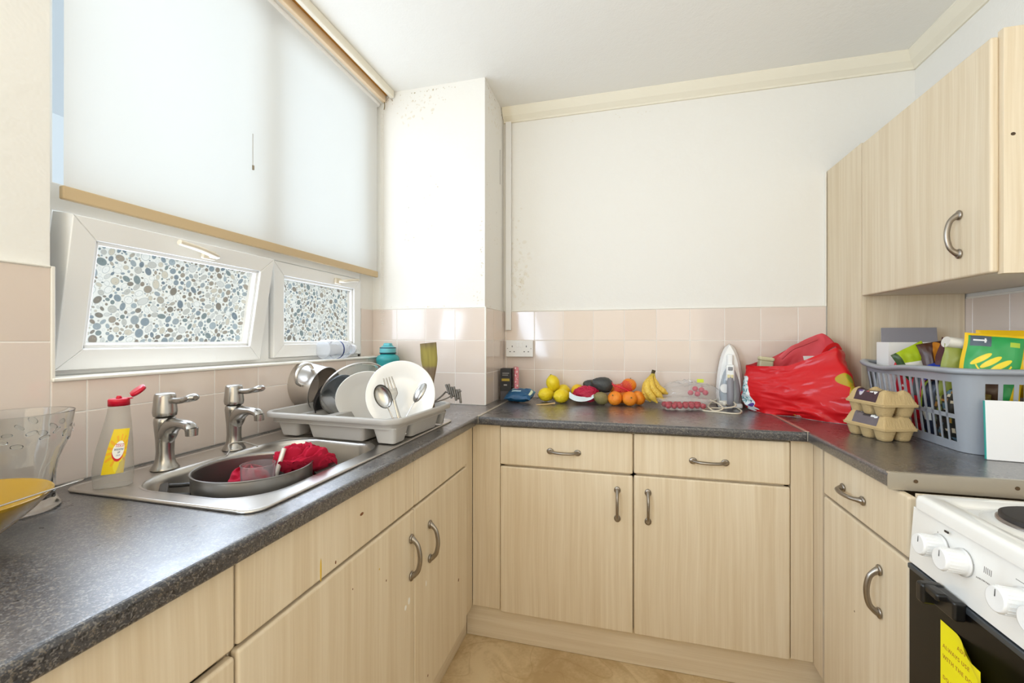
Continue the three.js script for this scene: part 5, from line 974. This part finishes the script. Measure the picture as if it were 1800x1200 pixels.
// soft packet: closed pillow, front print on uv
function pillow(w, h, t, seed = 1, crumple = 0.12) {
  const n = lattice(7, 7, seed), n2 = lattice(16, 16, seed + 1);
  const f = (s) => (a, b) => { const x = Math.abs(2 * a - 1), y = Math.abs(2 * b - 1), e = Math.pow(Math.max(0, 1 - x ** 3.2), 0.7) * Math.pow(Math.max(0, 1 - y ** 4), 0.7), k = (n(a * 0.99, b * 0.99) - 0.5) * crumple * 2 + (n2(a * 0.99, b * 0.99) - 0.5) * crumple; return V((a - 0.5) * w * (1 - 0.03 * Math.sin(b * 9)), (b - 0.5) * h, s * (t / 2 * e * (1 + k) + 0.0003) + (n(b * 0.99, a * 0.99) - 0.5) * 0.15 * t); };
  const A = grid(f(1), 20, 20), B = grid((a, b) => f(-1)(1 - a, b), 20, 20);
  return merge(A, B);
}
{
  const tx = pack(256, 128, (c, W, H) => { c.fillStyle = '#0f4f78'; c.fillRect(0, 0, W, H); c.fillStyle = '#2f7fa4'; c.fillRect(0, 0, W, 30); c.fillStyle = '#bcd8e0'; c.fillRect(60, 74, 90, 12); c.fillRect(20, 20, 60, 8); c.fillStyle = '#dfe9c9'; c.fillRect(226, 26, 18, 70); c.fillStyle = '#7fbf7a'; c.fillRect(100, 6, 60, 14); });
  const g = pillow(0.134, 0.1, 0.05, 121, 0.1); g.rotateX(-Math.PI / 2 + 0.28);
  const s = solo('blue_packet', g, std(0xffffff, 0.3, 0, { map: tx }), 'blue plastic packet lying in front of the black carton', 'packet', at(914, 693, 'z', 0.168)); s.position.y = WT + 0.034; s.rotation.y = -0.1;
}
// red shopping bag
{
  const z = (u, v, q) => at(u, v, 'z', q);
  const bot = [V(1.676, WT, 0.195), V(1.80, WT, 0.315), V(1.93, WT, 0.432), V(1.972, WT, 0.36), V(1.965, WT, 0.22), V(1.85, WT, 0.095), V(1.74, WT, 0.075), V(1.668, WT, 0.12)];
  const top = [z(1313, 642, 0.17), z(1385, 643, 0.275), z(1468, 613, 0.335), V(1.968, 1.165, 0.262), z(1446, 586, 0.115), z(1408, 601, 0.075), z(1352, 630, 0.06), z(1316, 641, 0.11)];
  const cb = new THREE.CatmullRomCurve3(bot, true, 'catmullrom', 0.35), ct = new THREE.CatmullRomCurve3(top, true, 'catmullrom', 0.25);
  const n1 = lattice(9, 4, 131), n2 = lattice(20, 11, 132), n3 = lattice(48, 24, 133), ctr = V(1.83, 1.0, 0.22), N = 160, Mv = 56;
  const surf = (k) => (a, b) => {
    const p0 = cb.getPoint(a % 1), p1 = ct.getPoint(a % 1), p = p0.clone().lerp(p1, b), o = p.clone().sub(ctr); o.y = 0; o.normalize();
    const bulge = 0.020 * Math.sin(Math.min(1, b * 1.15) * Math.PI) , A = a % 1;
    const ridge = 1 - Math.abs(2 * n1(A, b * 0.9) - 1), r2 = 1 - Math.abs(2 * n2(A + 0.2 * b, b * 0.9) - 1), r3 = n3(A, b * 0.95) - 0.5;
    const low = smooth(b, 0.55, 0.08), fold = 0.009 * low * Math.sin(b * 26 + 14 * n1(A, 0.3) + A * 40) * n2(A, 0.7);
    p.addScaledVector(o, bulge * (A > 0.3 && A < 0.72 ? 0.15 : 1) + 0.018 * (ridge - 0.6) * (0.35 + low) + 0.009 * (r2 - 0.6) * (0.35 + low) + 0.003 * r3 + fold - k);
    p.y += 0.006 * (n2(A, b) - 0.5) * smooth(b, 0, 0.2);
    if (p.x > 2.008 - k && p.z < 0.3) p.x = 2.008 - k; if (p.x > 1.984 - k) p.x = 1.984 - k; if (p.z < 0.006 + k) p.z = 0.006 + k;
    p.y = Math.max(p.y, WT + 0.0015 + k); return p;
  };
  const tx = canvasTex(2048, 512, (c, W, H) => {
    c.fillStyle = '#cf0a14'; c.fillRect(0, 0, W, H); const r = rng(141);
    c.fillStyle = '#d42a1c'; for (let i = 0; i < 40; i++) { c.globalAlpha = 0.10; c.beginPath(); c.ellipse(250 + r() * 180, 120 + r() * 260, 50 * r(), 60 * r(), r() * 3, 0, 7); c.fill(); }
    c.globalAlpha = 1;
    // fruit print beyond the front corner
    c.fillStyle = '#b79a12'; c.beginPath(); c.ellipse(520, 215, 84, 44, 0.35, 0, 7); c.fill(); c.fillStyle = '#8f9a1c'; c.beginPath(); c.ellipse(550, 205, 48, 24, 0.35, 0, 7); c.fill();
    c.fillStyle = '#c4ab1a'; c.beginPath(); c.ellipse(556, 308, 74, 56, -0.3, 0, 7); c.fill(); c.fillStyle = '#a9a321'; c.beginPath(); c.ellipse(570, 320, 40, 34, -0.3, 0, 7); c.fill();
    // teal and white side panel
    c.fillStyle = '#dfe9ea'; c.beginPath(); c.moveTo(1905, 120); c.lineTo(2048, 120); c.lineTo(2048, 500); c.lineTo(1905, 500); c.fill();
    c.fillStyle = '#e8eeee'; c.beginPath(); c.moveTo(0, 130); c.lineTo(12, 130); c.lineTo(56, 480); c.lineTo(0, 480); c.fill();
    for (let i = 0; i < 60; i++) { c.fillStyle = ['#2f8f96', '#56aab0', '#1f6d7c', '#a9d0d2'][i % 4]; const x = 1915 + r() * 160, y = 150 + r() * 260; c.save(); c.translate(x % 2048 < 100 ? (x % 2048) * 0.3 : Math.min(x, 2040), y); c.rotate(r() * 3); c.fillRect(-14, -5, 28, 10); c.restore(); }
    c.fillStyle = '#4b2d86'; c.beginPath(); c.arc(24, 430, 24, 0, 7); c.fill();
    // small printed flash at the foot of the front
    c.fillStyle = '#f0ead8'; for (let i = 0; i < 3; i++) { c.save(); c.translate(236 + i * 12, 492); c.rotate(-0.6); c.fillRect(-3, -12, 6, 24); c.restore(); }
    c.fillStyle = '#e0a526'; c.fillRect(222, 478, 6, 22);
  });
  const m = phys({ map: tx, roughness: 0.55, specularIntensity: 0.6, clearcoat: 0.25, clearcoatRoughness: 0.1 }), t = thing('red_shopping_bag', 'crumpled glossy red shopping bag with fruit print, gaping open', 'bag', [0, 0, 0]);
  part('bag_outside', grid(surf(0), N, Mv, true), m, t);
  part('bag_lining', grid((a, b) => surf(0.0022)(1 - a, b), N, 30, true), std(0xd8444c, 0.6), t, 'paler inside');
  part('bag_bottom', plate(Array.from({ length: 40 }, (_, i) => { const p = surf(0.002)(i / 40, 0); return [p.x, p.z]; }), WT + 0.0006, WT + 0.0016), std(0xe9e6e2, 0.5), t);
  // handle straps flopped inside
  const st = (a, b, c2, d) => sweep([a, b, c2, d], () => [0.009, 0.0012], 20, 8, false, V(0.3, 0.2, 1));
  part('strap', st(z(1372, 629, 0.2), z(1392, 612, 0.2), z(1412, 604, 0.17), z(1436, 594, 0.14)), std(0xdb5a62, 0.5), t, 'pale red strap');
  part('strap', st(z(1442, 632, 0.32), z(1455, 612, 0.3), z(1470, 606, 0.28), z(1478, 616, 0.27)), m, t);
  solo('paper_leaflet', (() => { const a = z(1436, 636, 0.24), g = pillow(0.09, 0.17, 0.004, 151, 0.05); g.rotateX(-0.2); g.rotateY(0.3); g.translate(a.x, a.y - 0.06, a.z); return g; })(), std(0xeeeeea, 0.7), 'white paper leaflet sticking out of the red shopping bag', 'leaflet');
  const tin = thing('food_tin', 'beige capped tub just showing over the red bag', 'tub', V(0, 0, 0)); { const a = z(1338, 629, 0.115); tin.position.set(a.x, a.y - 0.16, a.z); tin.rotation.z = -0.12; part('tub_body', box(-0.028, 0.028, 0, 0.15, -0.02, 0.02, 0.008), std(0xb9b494, 0.5), tin); part('lid', box(-0.03, 0.03, 0.148, 0.166, -0.022, 0.022, 0.008), std(0xcfc9a2, 0.45), tin, 'cream lid'); }
}
// ---------------------------------------------------------------- worktop beside the cooker
// egg cartons
function eggCarton(label, pos, turn, draw) {
  const t = thing('egg_carton', label, 'egg carton', pos, undefined); t.rotation.y = turn;
  const m = std(0xc9ae7d, 0.92, 0, { bumpMap: plasterBump, bumpScale: 0.002 }), W = 0.053, L = 0.078, cups = [];
  for (const x of [-1, 1]) for (const z of [-1, 0, 1]) { const c = loft([[0.013, 0.0], [0.0155, 0.001], [0.0175, 0.006], [0.0215, 0.022], [0.0245, 0.034]].map(([r, y]) => Array.from({ length: 16 }, (_, i) => { const a = -i / 16 * Math.PI * 2, e = 3, cs = Math.cos(a), sn = Math.sin(a); return V(x * 0.0265 + Math.sign(cs) * Math.abs(cs) ** (2 / e) * r, y, z * 0.050 + Math.sign(sn) * Math.abs(sn) ** (2 / e) * r); }))); cups.push(c); const p = cyl(0.013, 0.013, 0.001, 12); p.translate(x * 0.0265, 0.0006, z * 0.05); cups.push(p); }
  part('tray', merge(cups, plate(rrect(0, 0, W, L, 0.008, 3), 0.033, 0.0365)), m, t, 'moulded pulp tray with six cups');
  // lid: sloped sides, egg domes at the ends, flat middle
  const top = (a, b) => { const x = (a - 0.5) * 2, z = (b - 0.5) * 2, ex = smooth(1 - Math.abs(x), 0, 0.32), ez = smooth(1 - Math.abs(z), 0, 0.22); let h = 0.027 * Math.min(ex, ez); const dome = (cx, cz) => 0.013 * Math.exp(-(((x - cx) / 0.30) ** 2 + ((z - cz) / 0.20) ** 2)); const edge = Math.min(ex, ez); for (const cx of [-0.48, 0.48]) for (const cz of [-0.66, 0.66]) h += dome(cx, cz) * edge; h += 0.006 * edge * (Math.abs(z) < 0.4 ? 1 : 0.4); return V(x * W, 0.0385 + h, z * L); };
  part('lid', merge(grid((a, b) => top(a, 1 - b), 36, 48), plate(rrect(0, 0, W, L, 0.006, 3), 0.037, 0.0392)), m, t, 'moulded pulp lid');
  const tx = canvasTex(256, 160, draw);
  const lab = grid((a, b) => { const p = top(lerp(0.03, 0.38, b), lerp(0.22, 0.80, a)); p.y += 0.0012; return p; }, 24, 14);
  part('label', lab, std(0xffffff, 0.45, 0, { map: tx, side: THREE.DoubleSide }), t, 'dark printed label');
  return t;
}
{
  const p = V(1.912, WT + 0.0005, 0.615);
  eggCarton('lower tan pulp egg carton with barcode label, on the worktop', p, 0.28, (c, W, H) => { c.fillStyle = '#6d6468'; c.fillRect(0, 0, W, H); c.fillStyle = '#d9dcde'; c.fillRect(20, 20, 70, 36); c.fillStyle = '#2c2428'; c.fillRect(90, 60, 90, 60); c.fillStyle = '#e8eaea'; c.fillRect(170, 30, 70, 90); c.fillStyle = '#303338'; for (let i = 0; i < 14; i++) c.fillRect(176 + i * 4.4, 36, i % 3 ? 1.6 : 2.8, 70); });
  eggCarton('upper tan pulp egg carton with a dark food label, stacked on another', V(1.918, WT + 0.0715, 0.612), 0.2, (c, W, H) => { c.fillStyle = '#3f2430'; c.fillRect(0, 0, W, H); c.fillStyle = '#c7c3c9'; c.beginPath(); c.arc(60, 110, 26, 0, 7); c.fill(); c.fillStyle = '#5a3f86'; c.fillRect(20, 90, 50, 26); c.fillStyle = '#d9b44c'; c.beginPath(); c.arc(105, 60, 20, 0, 7); c.fill(); c.fillStyle = '#eceaea'; c.fillRect(150, 70, 36, 44); c.beginPath(); c.arc(212, 96, 22, 0, 7); c.fill(); c.fillStyle = '#b03a4a'; c.fillRect(110, 90, 30, 22); });
  const g = pillow(0.052, 0.075, 0.012, 161, 0.05), tx = canvasTex(96, 128, (c, W, H) => { c.fillStyle = '#2f4a48'; c.fillRect(0, 0, W, H); c.fillStyle = '#3f9bb0'; c.beginPath(); c.arc(50, 60, 30, 0, 7); c.fill(); c.fillStyle = '#b23a30'; c.beginPath(); c.arc(30, 90, 16, 0, 7); c.fill(); c.strokeStyle = '#c9d6d2'; c.lineWidth = 6; c.strokeRect(5, 5, W - 10, H - 10); });
  const a = at(1510, 728, 'z', 0.5), s = solo('small_sachet', g, std(0xffffff, 0.35, 0, { map: tx }), 'small shiny sachet tucked between the red bag and the egg cartons', 'sachet', V(a.x, WT + 0.038, 0.5)); s.rotation.y = 0.2;
}
// laundry basket
const BK = { x0: 1.987, x1: 2.331, z0: 0.305, z1: 0.835, y0: WT + 0.001, y1: 1.128 };
const bask = thing('laundry_basket', 'grey plastic slotted laundry basket filled with groceries', 'basket', [0, 0, 0]);
{
  const m = std(0x9da2a9, 0.36), cx = (BK.x0 + BK.x1) / 2, cz = (BK.z0 + BK.z1) / 2, hx = (BK.x1 - BK.x0) / 2, hz = (BK.z1 - BK.z0) / 2, H = BK.y1 - BK.y0;
  const ring = (y, off = 0) => { const s = clamp((y - BK.y0) / H, 0, 1), d = lerp(0.036, 0.010, s) + off; return rrect(cx, cz, hx - d, hz - d, lerp(0.04, 0.052, s), 12); };
  const NP = ring(BK.y0).length;
  // perimeter arc length, from the near corner towards the far end along the room side
  const lenOf = (pts) => { const L = [0]; for (let i = 0; i < pts.length; i++) { const a = pts[i], b = pts[(i + 1) % pts.length]; L.push(L[i] + Math.hypot(a[0] - b[0], a[1] - b[1])); } return L; };
  const ref = ring(BK.y1), RL = lenOf(ref), TOT = RL[NP];
  const pt = (s, y, off) => { s = ((s % TOT) + TOT) % TOT; let i = 0; while (RL[i + 1] < s) i++; const f = (s - RL[i]) / (RL[i + 1] - RL[i] || 1), r = ring(y, off), a = r[i], b = r[(i + 1) % NP]; return V(lerp(a[0], b[0], f), y, lerp(a[1], b[1], f)); };
  // dip of the rim in the middle of the long room side (a hand grip)
  const sMid = (() => { let best = 0, bd = 9; for (let i = 0; i < NP; i++) { const d = Math.hypot(ref[i][0] - BK.x0 - 0.01, ref[i][1] - cz); if (d < bd) { bd = d; best = RL[i]; } } return best; })();
  const sFar = RL[ref.reduce((b, p, i) => Math.abs(p[0] - BK.x0) < 0.02 && p[1] < ref[b][1] ? i : b, 0)];
  const rise = (p) => { const near = smooth(p.x, BK.x0 + 0.06, BK.x0 + 0.0); const q = (p.z - 0.47) / 0.10; return near * (-0.013 * Math.exp(-q * q) + 0.010 * smooth(p.z, 0.39, 0.31)); };
  const sheet = (s0, s1, y0, y1, n, mm) => { const mk = (off, flip) => grid((a, b) => { const p = pt(lerp(s0, s1, flip ? 1 - a : a), lerp(y0, y1, b), off); if (y1 > BK.y1 - 0.002) p.y += rise(p) * b; return p; }, n, mm); const A = mk(0, true), B = mk(0.003, false), edge = (b, fl) => grid((a, q) => { const p = pt(lerp(s0, s1, fl ? 1 - a : a), lerp(y0, y1, b), q < 0.5 ? 0 : 0.003); if (y1 > BK.y1 - 0.002) p.y += rise(p) * b; return p; }, n, 1); return merge(A, B, edge(0, false), edge(1, true), ...[0, 1].map((e) => grid((a, b) => pt(e ? s1 : s0, lerp(y0, y1, b), (e ? 1 - a : a) * 0.003), 1, mm))); };
  const yA = 1.098, yB = 1.010, yC = 0.994, yD = 0.934;
  part('upper_band', sheet(0, TOT - 1e-4, yA, BK.y1, 96, 3), m, bask);
  part('middle_band', sheet(0, TOT - 1e-4, yB - 0.012, yB, 96, 1), m, bask);
  part('lower_band', merge(sheet(0, TOT - 1e-4, BK.y0, yD, 96, 3), plate(ring(BK.y0, 0.002), BK.y0, BK.y0 + 0.003)), m, bask);
  // rolled rim
  const rim = []; for (let i = 0; i < 120; i++) { const p = pt(i / 120 * TOT, BK.y1, 0); p.y += rise(p); rim.push(p); }
  part('rim', (() => { const c = new THREE.CatmullRomCurve3(rim, true), n = 160; return grid((a, b) => { const p = c.getPointAt(b % 1), t = c.getTangentAt(b % 1), o = V(t.z, 0, -t.x).normalize(), w = a * Math.PI * 2; const prof = V(0, 0, 0).addScaledVector(o, 0.005 + 0.0125 * Math.cos(w)).addScaledVector(UP, 0.001 + 0.0085 * Math.sin(w)); return p.clone().add(prof); }, 10, n, true); })(), m, bask);
  // solid corner panels and slats
  const corners = [[1, 1, 0], [-1, 1, 1], [-1, -1, 2], [1, -1, 3]].map((_, k) => { const i0 = k * 13, i1 = i0 + 12; return [RL[i0] + 0.006, RL[i1] - 0.006]; });
  for (const [a, b] of corners) part('corner_panel', sheet(a, b, yD, yA, 14, 4), m, bask);
  for (let k = 0; k < 4; k++) {
    const a = corners[k][1], b = corners[(k + 1) % 4][0] + (k === 3 ? TOT : 0), long = k % 2 === 1, n = Math.round((b - a) / (long ? 0.029 : 0.035));
    for (let i = 1; i < n; i++) { const s = lerp(a, b, i / n), w = long ? 0.0042 : 0.0052; part('slat', sheet(s - w, s + w, yD, yA, 1, 3), m, bask); }
  }
}
const topAt = (u, v, z, h) => { const p = at(u, v, 'z', z); p.y -= h / 2; return p; };
function pouch(name, label, cat, w, h, t, c, q, draw, seed, rough = 0.35) {
  const o = thing(name, label, cat, c); o.quaternion.copy(q); part('wrapper', pillow(w, h, t, seed, 0.1), std(0xffffff, rough, 0, { map: canvasTex(256, 256, draw) }), o); return o;
}
{
  // white carton with its flap up
  const t = thing('white_carton', 'white cardboard box with its grey-lined flap standing open in the basket', 'box', V(0, 0, 0)), wh = std(0xf0eeea, 0.7), gy = std(0x8f8c92, 0.75);
  const x0 = 2.03, x1 = 2.195, z0 = 0.358, z1 = 0.431, y0 = BK.y0 + 0.006, y1 = 1.204, k = 0.0015;
  part('carton_wall', plain(x0, x1, y0, y1, z1 - k, z1), wh, t); part('carton_wall', plain(x0, x1, y0, y1, z0, z0 + k), wh, t); part('carton_wall', plain(x0, x0 + k, y0, y1, z0 + k, z1 - k), wh, t); part('carton_wall', plain(x1 - k, x1, y0, y1, z0 + k, z1 - k), wh, t); part('carton_base', plain(x0, x1, y0 - 0.002, y0, z0, z1), wh, t);
  const g = plain(0, x1 - x0, 0, 0.058, -0.001, 0.001); g.rotateX(-0.5); g.applyMatrix4(new THREE.Matrix4().makeShear(0, 0, 0.25, 0, 0, 0)); g.translate(x0, y1, z0 + 0.03); part('flap', g, gy, t, 'grey inside of the lid flap');
  const tx = canvasTex(512, 256, (c, W, H) => { c.fillStyle = '#f0eeea'; c.fillRect(0, 0, W, H); c.fillStyle = '#c9848a'; c.fillRect(110, 60, 130, 9); c.fillStyle = '#b5a08e'; for (let i = 0; i < 7; i++) c.fillRect(110, 86 + i * 18, 240 - (i % 3) * 20, 5); });
  part('printed_face', (() => { const q = clean(new THREE.PlaneGeometry(x1 - x0 - 0.004, 0.12)); q.translate((x0 + x1) / 2, y1 - 0.062, z1 + 0.0006); return q; })(), std(0xffffff, 0.7, 0, { map: tx }), t, 'small printed text lines');
}
{
  const red = (c, W, H) => { c.fillStyle = '#d4152f'; c.fillRect(0, 0, W, H); c.fillStyle = '#a80f26'; c.fillRect(0, 200, W, 20); c.fillStyle = '#f4e9e6'; c.save(); c.translate(118, 150); c.rotate(-1.45); for (let i = 0; i < 6; i++) { c.lineWidth = 9; c.strokeStyle = '#f4e9e6'; c.beginPath(); c.arc(-56 + i * 24, 0, 11, i, i + 4.2); c.stroke(); } c.restore(); c.fillStyle = '#4b4f55'; c.fillRect(200, 20, 40, 90); };
  // wedge-topped red packet
  const p = thing('red_packet', 'bright red pasta packet with a pointed folded top in the basket', 'packet', V(2.054, BK.y0 + 0.112, 0.51)); p.rotation.y = -Math.PI / 2 + 0.05;
  part('wrapper', pillow(0.13, 0.205, 0.044, 171, 0.08), std(0xffffff, 0.3, 0, { map: canvasTex(256, 256, red) }), p);
  part('folded_top', (() => { const g = extrudeXY([[-0.028, 0], [0.045, 0], [-0.004, 0.062]], 0.006, 0.002); g.rotateY(Math.PI / 2 - 0.05); g.translate(-0.05, 0.086, 0.0); return g; })(), std(0xd4152f, 0.35), p, 'folded red tip');
  pouch('snack_packet', 'lime green and white snack packet leaning in front of the white carton', 'packet', 0.105, 0.14, 0.03, topAt(1617, 604, 0.525, 0.15), euler(-0.15, 0.05, 0.5), (c, W, H) => { c.fillStyle = '#e9e6da'; c.fillRect(0, 0, W, H); c.fillStyle = '#a9bf1f'; c.beginPath(); c.moveTo(0, 0); c.lineTo(W, 0); c.lineTo(W, 120); c.lineTo(0, 60); c.fill(); c.fillStyle = '#2f4a20'; c.fillRect(0, 0, 40, H); c.fillStyle = '#d8c3a0'; c.beginPath(); c.arc(140, 180, 50, 0, 7); c.fill(); }, 181);
  pouch('blue_wrapper', 'small bright blue wrapper under the lime snack packet', 'wrapper', 0.08, 0.05, 0.02, V(2.062, 1.118, 0.60), euler(-0.9, -0.3, 0.2), (c, W, H) => { c.fillStyle = '#1f3fae'; c.fillRect(0, 0, W, H); c.fillStyle = '#9db4ea'; c.fillRect(30, 100, 120, 20); }, 183);
  pouch('pastry_packet', 'packet showing golden baked pastry on a dark ground', 'packet', 0.075, 0.15, 0.032, topAt(1650, 600, 0.545, 0.15), euler(-0.2, -0.1, 0.18), (c, W, H) => { c.fillStyle = '#4a2a1e'; c.fillRect(0, 0, W, H); c.fillStyle = '#d8892a'; c.beginPath(); c.ellipse(150, 110, 70, 110, 0.2, 0, 7); c.fill(); c.fillStyle = '#eab45a'; c.beginPath(); c.ellipse(140, 140, 36, 70, 0.2, 0, 7); c.fill(); c.fillStyle = '#efe3d0'; c.fillRect(0, 216, W, 40); }, 191);
  pouch('brown_packet', 'dark maroon sweet packet behind the green-tipped tube', 'packet', 0.10, 0.15, 0.034, topAt(1676, 597, 0.585, 0.155), euler(-0.2, 0.15, -0.35), (c, W, H) => { c.fillStyle = '#4d1c1f'; c.fillRect(0, 0, W, H); c.fillStyle = '#6e2a26'; c.fillRect(120, 0, 60, H); c.fillStyle = '#9b8f94'; c.beginPath(); c.ellipse(70, 110, 22, 60, 0.2, 0, 7); c.fill(); }, 201);
  { const a = thing('green_tube', 'small bright green capped tube standing in the basket', 'tube', V(2.104, BK.y0 + 0.006, 0.632)); part('tube_body', lathe([[0, 0], [0.011, 0], [0.012, 0.003], [0.012, 0.17], [0.010, 0.185], [0, 0.186]], 20), std(0xe7efe4, 0.4), a); part('nozzle', lathe([[0.010, 0.183], [0.009, 0.19], [0.005, 0.225], [0.002, 0.23], [0, 0.23]], 20), std(0x1fae4c, 0.4), a, 'bright green nozzle'); }
  // rolled-over packet
  { const a = thing('rolled_packet', 'white and olive packet with a rolled top in the basket', 'packet', topAt(1698, 592, 0.675, 0.14)); a.rotation.set(0, -0.1, -0.12); part('roll', (() => { const pts = []; const g = sweep([V(-0.052, 0.05, 0), V(0, 0.047, 0), V(0.05, 0.04, 0)], () => [0.022, 0.016], 12, 16); return g; })(), std(0xe6e2d8, 0.4), a, 'white rolled top'); part('wrapper', pillow(0.11, 0.15, 0.03, 211, 0.1).translate(0, -0.03, 0.002), std(0x8c9438, 0.4), a); }
  // banana-print pouch
  const yp = (c, W, H) => {
    c.fillStyle = '#efc31c'; c.fillRect(0, 0, W, H); c.fillStyle = '#2f9a50'; c.beginPath(); c.moveTo(16, 10); c.lineTo(250, 10); c.lineTo(250, 40); c.lineTo(210, 256); c.lineTo(16, 256); c.fill(); c.fillStyle = '#54606a'; c.fillRect(24, 10, 90, 42); c.fillStyle = '#e8e8e8'; c.fillRect(36, 26, 58, 6); c.fillRect(84, 20, 8, 18);
    c.fillStyle = '#f2d62a'; for (let i = 0; i < 3; i++) { c.save(); c.translate(80 + i * 40, 100 + i * 10); c.rotate(-0.5); c.beginPath(); c.ellipse(0, 0, 46, 11, 0, 0, 7); c.fill(); c.restore(); } c.lineWidth = 7; c.strokeStyle = '#f2d62a'; c.beginPath(); c.arc(130, 80, 80, 0.5, 2.6); c.stroke(); c.fillStyle = '#4a3020'; c.fillRect(40, 186, 130, 60); c.fillStyle = '#a9c33a'; c.fillRect(190, 30, 40, 18);
  };
  pouch('banana_pouch', 'green and yellow banana-print snack pouch sticking up out of the basket', 'pouch', 0.118, 0.19, 0.032, topAt(1742, 586, 0.735, 0.19), euler(-0.22, -0.42, -0.2), yp, 221);
  pouch('yellow_pouch', 'plain yellow pouch standing behind the banana-print pouch', 'pouch', 0.12, 0.19, 0.03, V(2.288, 1.127, 0.655), euler(-0.1, -0.25, -0.05), (c, W, H) => { c.fillStyle = '#e9bb16'; c.fillRect(0, 0, W, H); c.fillStyle = '#d7a512'; c.fillRect(0, 220, W, 12); }, 231).position.copy(topAt(1766, 580, 0.66, 0.19));
  { const a = thing('lime_carton', 'white and lime drinks carton with a dark green panel at the end of the basket', 'carton', V(2.19, BK.y0 + 0.006, 0.775)); a.rotation.y = 0.1; const tx = canvasTex(128, 256, (c, W, H) => { c.fillStyle = '#e9e8df'; c.fillRect(0, 0, W, H); c.fillStyle = '#c3cf22'; c.fillRect(24, 0, 44, H); c.fillStyle = '#1f5d3c'; c.fillRect(64, 40, 64, 216); c.fillStyle = '#e9e6d8'; c.fillRect(70, 8, 50, 26); }); part('carton_body', box(-0.022, 0.022, 0, 0.245, -0.018, 0.018, 0.002), std(0xffffff, 0.5, 0, { map: tx }), a); }
  // things low in the basket, seen between the slats
  const jar = (label, x, z, r, h, c, lid, lidc) => { const a = thing('food_jar', label, 'jar', V(x, BK.y0 + 0.006, z)); part('jar_body', lathe([[0, 0], [r, 0], [r, h * 0.8], [r * 0.8, h * 0.9], [r * 0.8, h]], 24), std(c, 0.3), a); part('lid', lathe([[r * 0.85, h - 0.012], [r * 0.9, h], [0, h + 0.002]], 24), std(lidc, 0.4), a); return a; };
  jar('dark brown sauce jar low in the basket with an olive lid', 2.072, 0.762, 0.024, 0.15, 0x4a2c18, 1, 0x6f5a22);
  jar('green glass jar low in the basket with a pale green lid', 2.115, 0.778, 0.025, 0.115, 0x33441f, 1, 0x9fbf3c);
  jar('white tub with lime lid low in the basket', 2.25, 0.77, 0.026, 0.14, 0xe9e7de, 1, 0xb6cf3a);
  pouch('noodle_packet', 'printed black and cream noodle packet showing between the basket slats', 'packet', 0.13, 0.16, 0.04, V(2.062, BK.y0 + 0.088, 0.685), euler(0, -Math.PI / 2 + 0.06, 0), (c, W, H) => { c.fillStyle = '#2a2a26'; c.fillRect(0, 0, W, H); const r = rng(5); for (let i = 0; i < 60; i++) { c.fillStyle = ['#d8cbb0', '#7d8f3a', '#b5813c', '#111111', '#5f7f8f'][i % 5]; c.fillRect(r() * 240, r() * 240, 10 + r() * 40, 8 + r() * 22); } }, 241);
  pouch('crisp_packet', 'navy and lime crisp packet between the red packet and the noodles', 'packet', 0.06, 0.17, 0.036, V(2.056, BK.y0 + 0.093, 0.597), euler(0, -Math.PI / 2, 0), (c, W, H) => { c.fillStyle = '#20283c'; c.fillRect(0, 0, W, H); c.fillStyle = '#a8c53a'; c.fillRect(60, 0, 60, H); c.fillStyle = '#e6e6df'; c.fillRect(140, 120, 90, 60); }, 251);
  pouch('oat_packet', 'brown paper oat packet in the middle of the basket', 'packet', 0.12, 0.17, 0.06, V(2.21, BK.y0 + 0.095, 0.60), euler(0, 0.1, 0), (c, W, H) => { c.fillStyle = '#8a6338'; c.fillRect(0, 0, W, H); c.fillStyle = '#5b3c1e'; c.fillRect(0, 160, W, 50); c.fillStyle = '#c9a36a'; c.fillRect(40, 40, 140, 50); }, 261);
}
// white board standing in front of the basket
{
  const a = V(2.032, WT + 0.0005, 0.842), t = thing('white_board', 'plain white board with a thin teal edge propped against the basket', 'board', a); t.rotation.y = -0.14;
  const g = box(0, 0.27, 0, 0.15, 0, 0.007, 0.0015); g.rotateX(-0.05); part('board', g, M.white, t);
  const e = box(-0.0016, 0.0, 0.001, 0.149, 0.0005, 0.0065, 0.0004, 1); e.rotateX(-0.05); part('edge_strip', e, std(0x3aa79c, 0.5), t, 'thin teal edging');
}
scene.traverse((o) => { if (o.isMesh) { o.castShadow = true; o.receiveShadow = true; } });
renderer.render(scene, camera);
